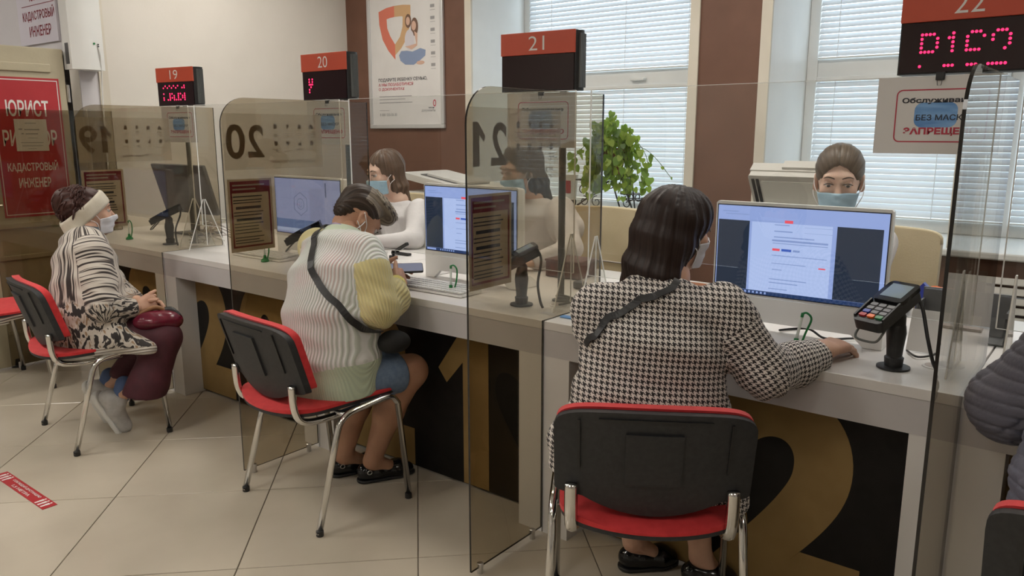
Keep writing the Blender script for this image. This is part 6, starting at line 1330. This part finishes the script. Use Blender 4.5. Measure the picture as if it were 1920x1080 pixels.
for m_ in lm:
    n = m_.node_tree.nodes; l = m_.node_tree.links; tb = n.new('ShaderNodeBsdfTranslucent'); tb.inputs[0].default_value = (.42, .58, .08, 1); mx = n.new('ShaderNodeMixShader'); mx.inputs[0].default_value = .38; l.new(n['Principled BSDF'].outputs[0], mx.inputs[1]); l.new(tb.outputs[0], mx.inputs[2]); l.new(mx.outputs[0], n['Material Output'].inputs[0])
lme = []
for m_ in lm:
    b = MB(); out = [(0, 0), (.32, -.12), (.50, .12), (.46, .42), (.26, .74), (0, 1.0), (-.26, .74), (-.46, .42), (-.50, .12), (-.32, -.12)]
    ce = [b.bm.verts.new((0, y, -.06 * (y - .4) ** 2)) for y in (0, .12, .42, .74, 1.0)]; rt = [b.bm.verts.new((x, y, .10 * abs(x) - .05 * y * y)) for x, y in out[1:5]]; lf = [b.bm.verts.new((x, y, .10 * abs(x) - .05 * y * y)) for x, y in out[:5:-1]]
    for i, sd_ in enumerate((rt, lf)):
        for j in range(4): b.bm.faces.new((ce[j], sd_[j], sd_[j + 1], ce[j + 1]) if j < 3 else (ce[3], sd_[3], ce[4])) if i == 0 else b.bm.faces.new((ce[j], ce[j + 1], sd_[j + 1], sd_[j]) if j < 3 else (ce[3], ce[4], sd_[3]))
    me = bpy.data.meshes.new('leaf'); bmesh.ops.recalc_face_normals(b.bm, faces=b.bm.faces); b.bm.to_mesh(me); b.bm.free(); me.materials.append(m_); lme.append(me)
    for p in me.polygons: p.use_smooth = True
rl = random.Random(12)
vines = []
for i in range(24):
    a = rl.uniform(-2.9, 1.1); L_ = rl.uniform(.10, .26); out_ = rl.uniform(.06, .20)
    s0 = Vector((.05 * math.cos(a), .04 * math.sin(a), .17)); s1 = Vector((out_ * .7 * math.cos(a) * 1.3, min(.05, .10 * math.sin(a)), .20 + rl.uniform(0, .14))); s2 = Vector((out_ * 1.35 * math.cos(a) + .02, min(.04, .13 * math.sin(a)), .17 - L_ * .35)); s3 = s2 + Vector((.03 * math.cos(a), -.01, -L_ * .75))
    vines.append(cat_rom([s0, s1, s2, s3], 6))
vines.append(cat_rom([Vector((.05, 0, .2)), Vector((.22, -.02, .18)), Vector((.32, -.02, .115)), Vector((.41, -.02, .02)), Vector((.435, -.02, -.005))], 6))
vines.append(cat_rom([Vector((0, 0, .2)), Vector((-.02, 0, .33)), Vector((.0, -.01, .39))], 6)); vines.append(cat_rom([Vector((-.05, 0, .2)), Vector((-.10, 0, .30)), Vector((-.13, -.01, .34))], 6)); vines.append(cat_rom([Vector((.05, 0, .2)), Vector((.15, -.02, .24)), Vector((.25, -.02, .13)), Vector((.27, -.03, .0)), Vector((.24, -.03, -.08))], 6))
vines.append(cat_rom([Vector((-.05, 0, .2)), Vector((-.16, -.02, .22)), Vector((-.28, -.02, .12)), Vector((-.30, -.03, .05))], 6))
for k, vn in enumerate(vines):
    MB().tube(vn, .0022, 5).build('stem', lm[2].copy() if False else M['green_stem'], t, smooth=True)
    long_ = k == 24
    for j, p in enumerate(vn):
        if j % (5 if long_ else 2) or j == 0: continue
        for _ in range(1 if long_ else 2):
            lo_ = link('leaf', lme[rl.choice((0, 0, 1, 1, 2))], None, t); s_ = rl.uniform(.030, .060) * (.55 if long_ else 1)
            lo_.location = p + Vector((rl.uniform(-.025, .025), rl.uniform(-.03, .02), rl.uniform(-.02, .02))) * (.2 if long_ else 1); lo_.scale = (s_, s_, s_); lo_.rotation_euler = (rl.uniform(-2.2, -1.0), rl.uniform(-.6, .6), rl.uniform(-.9, .9))
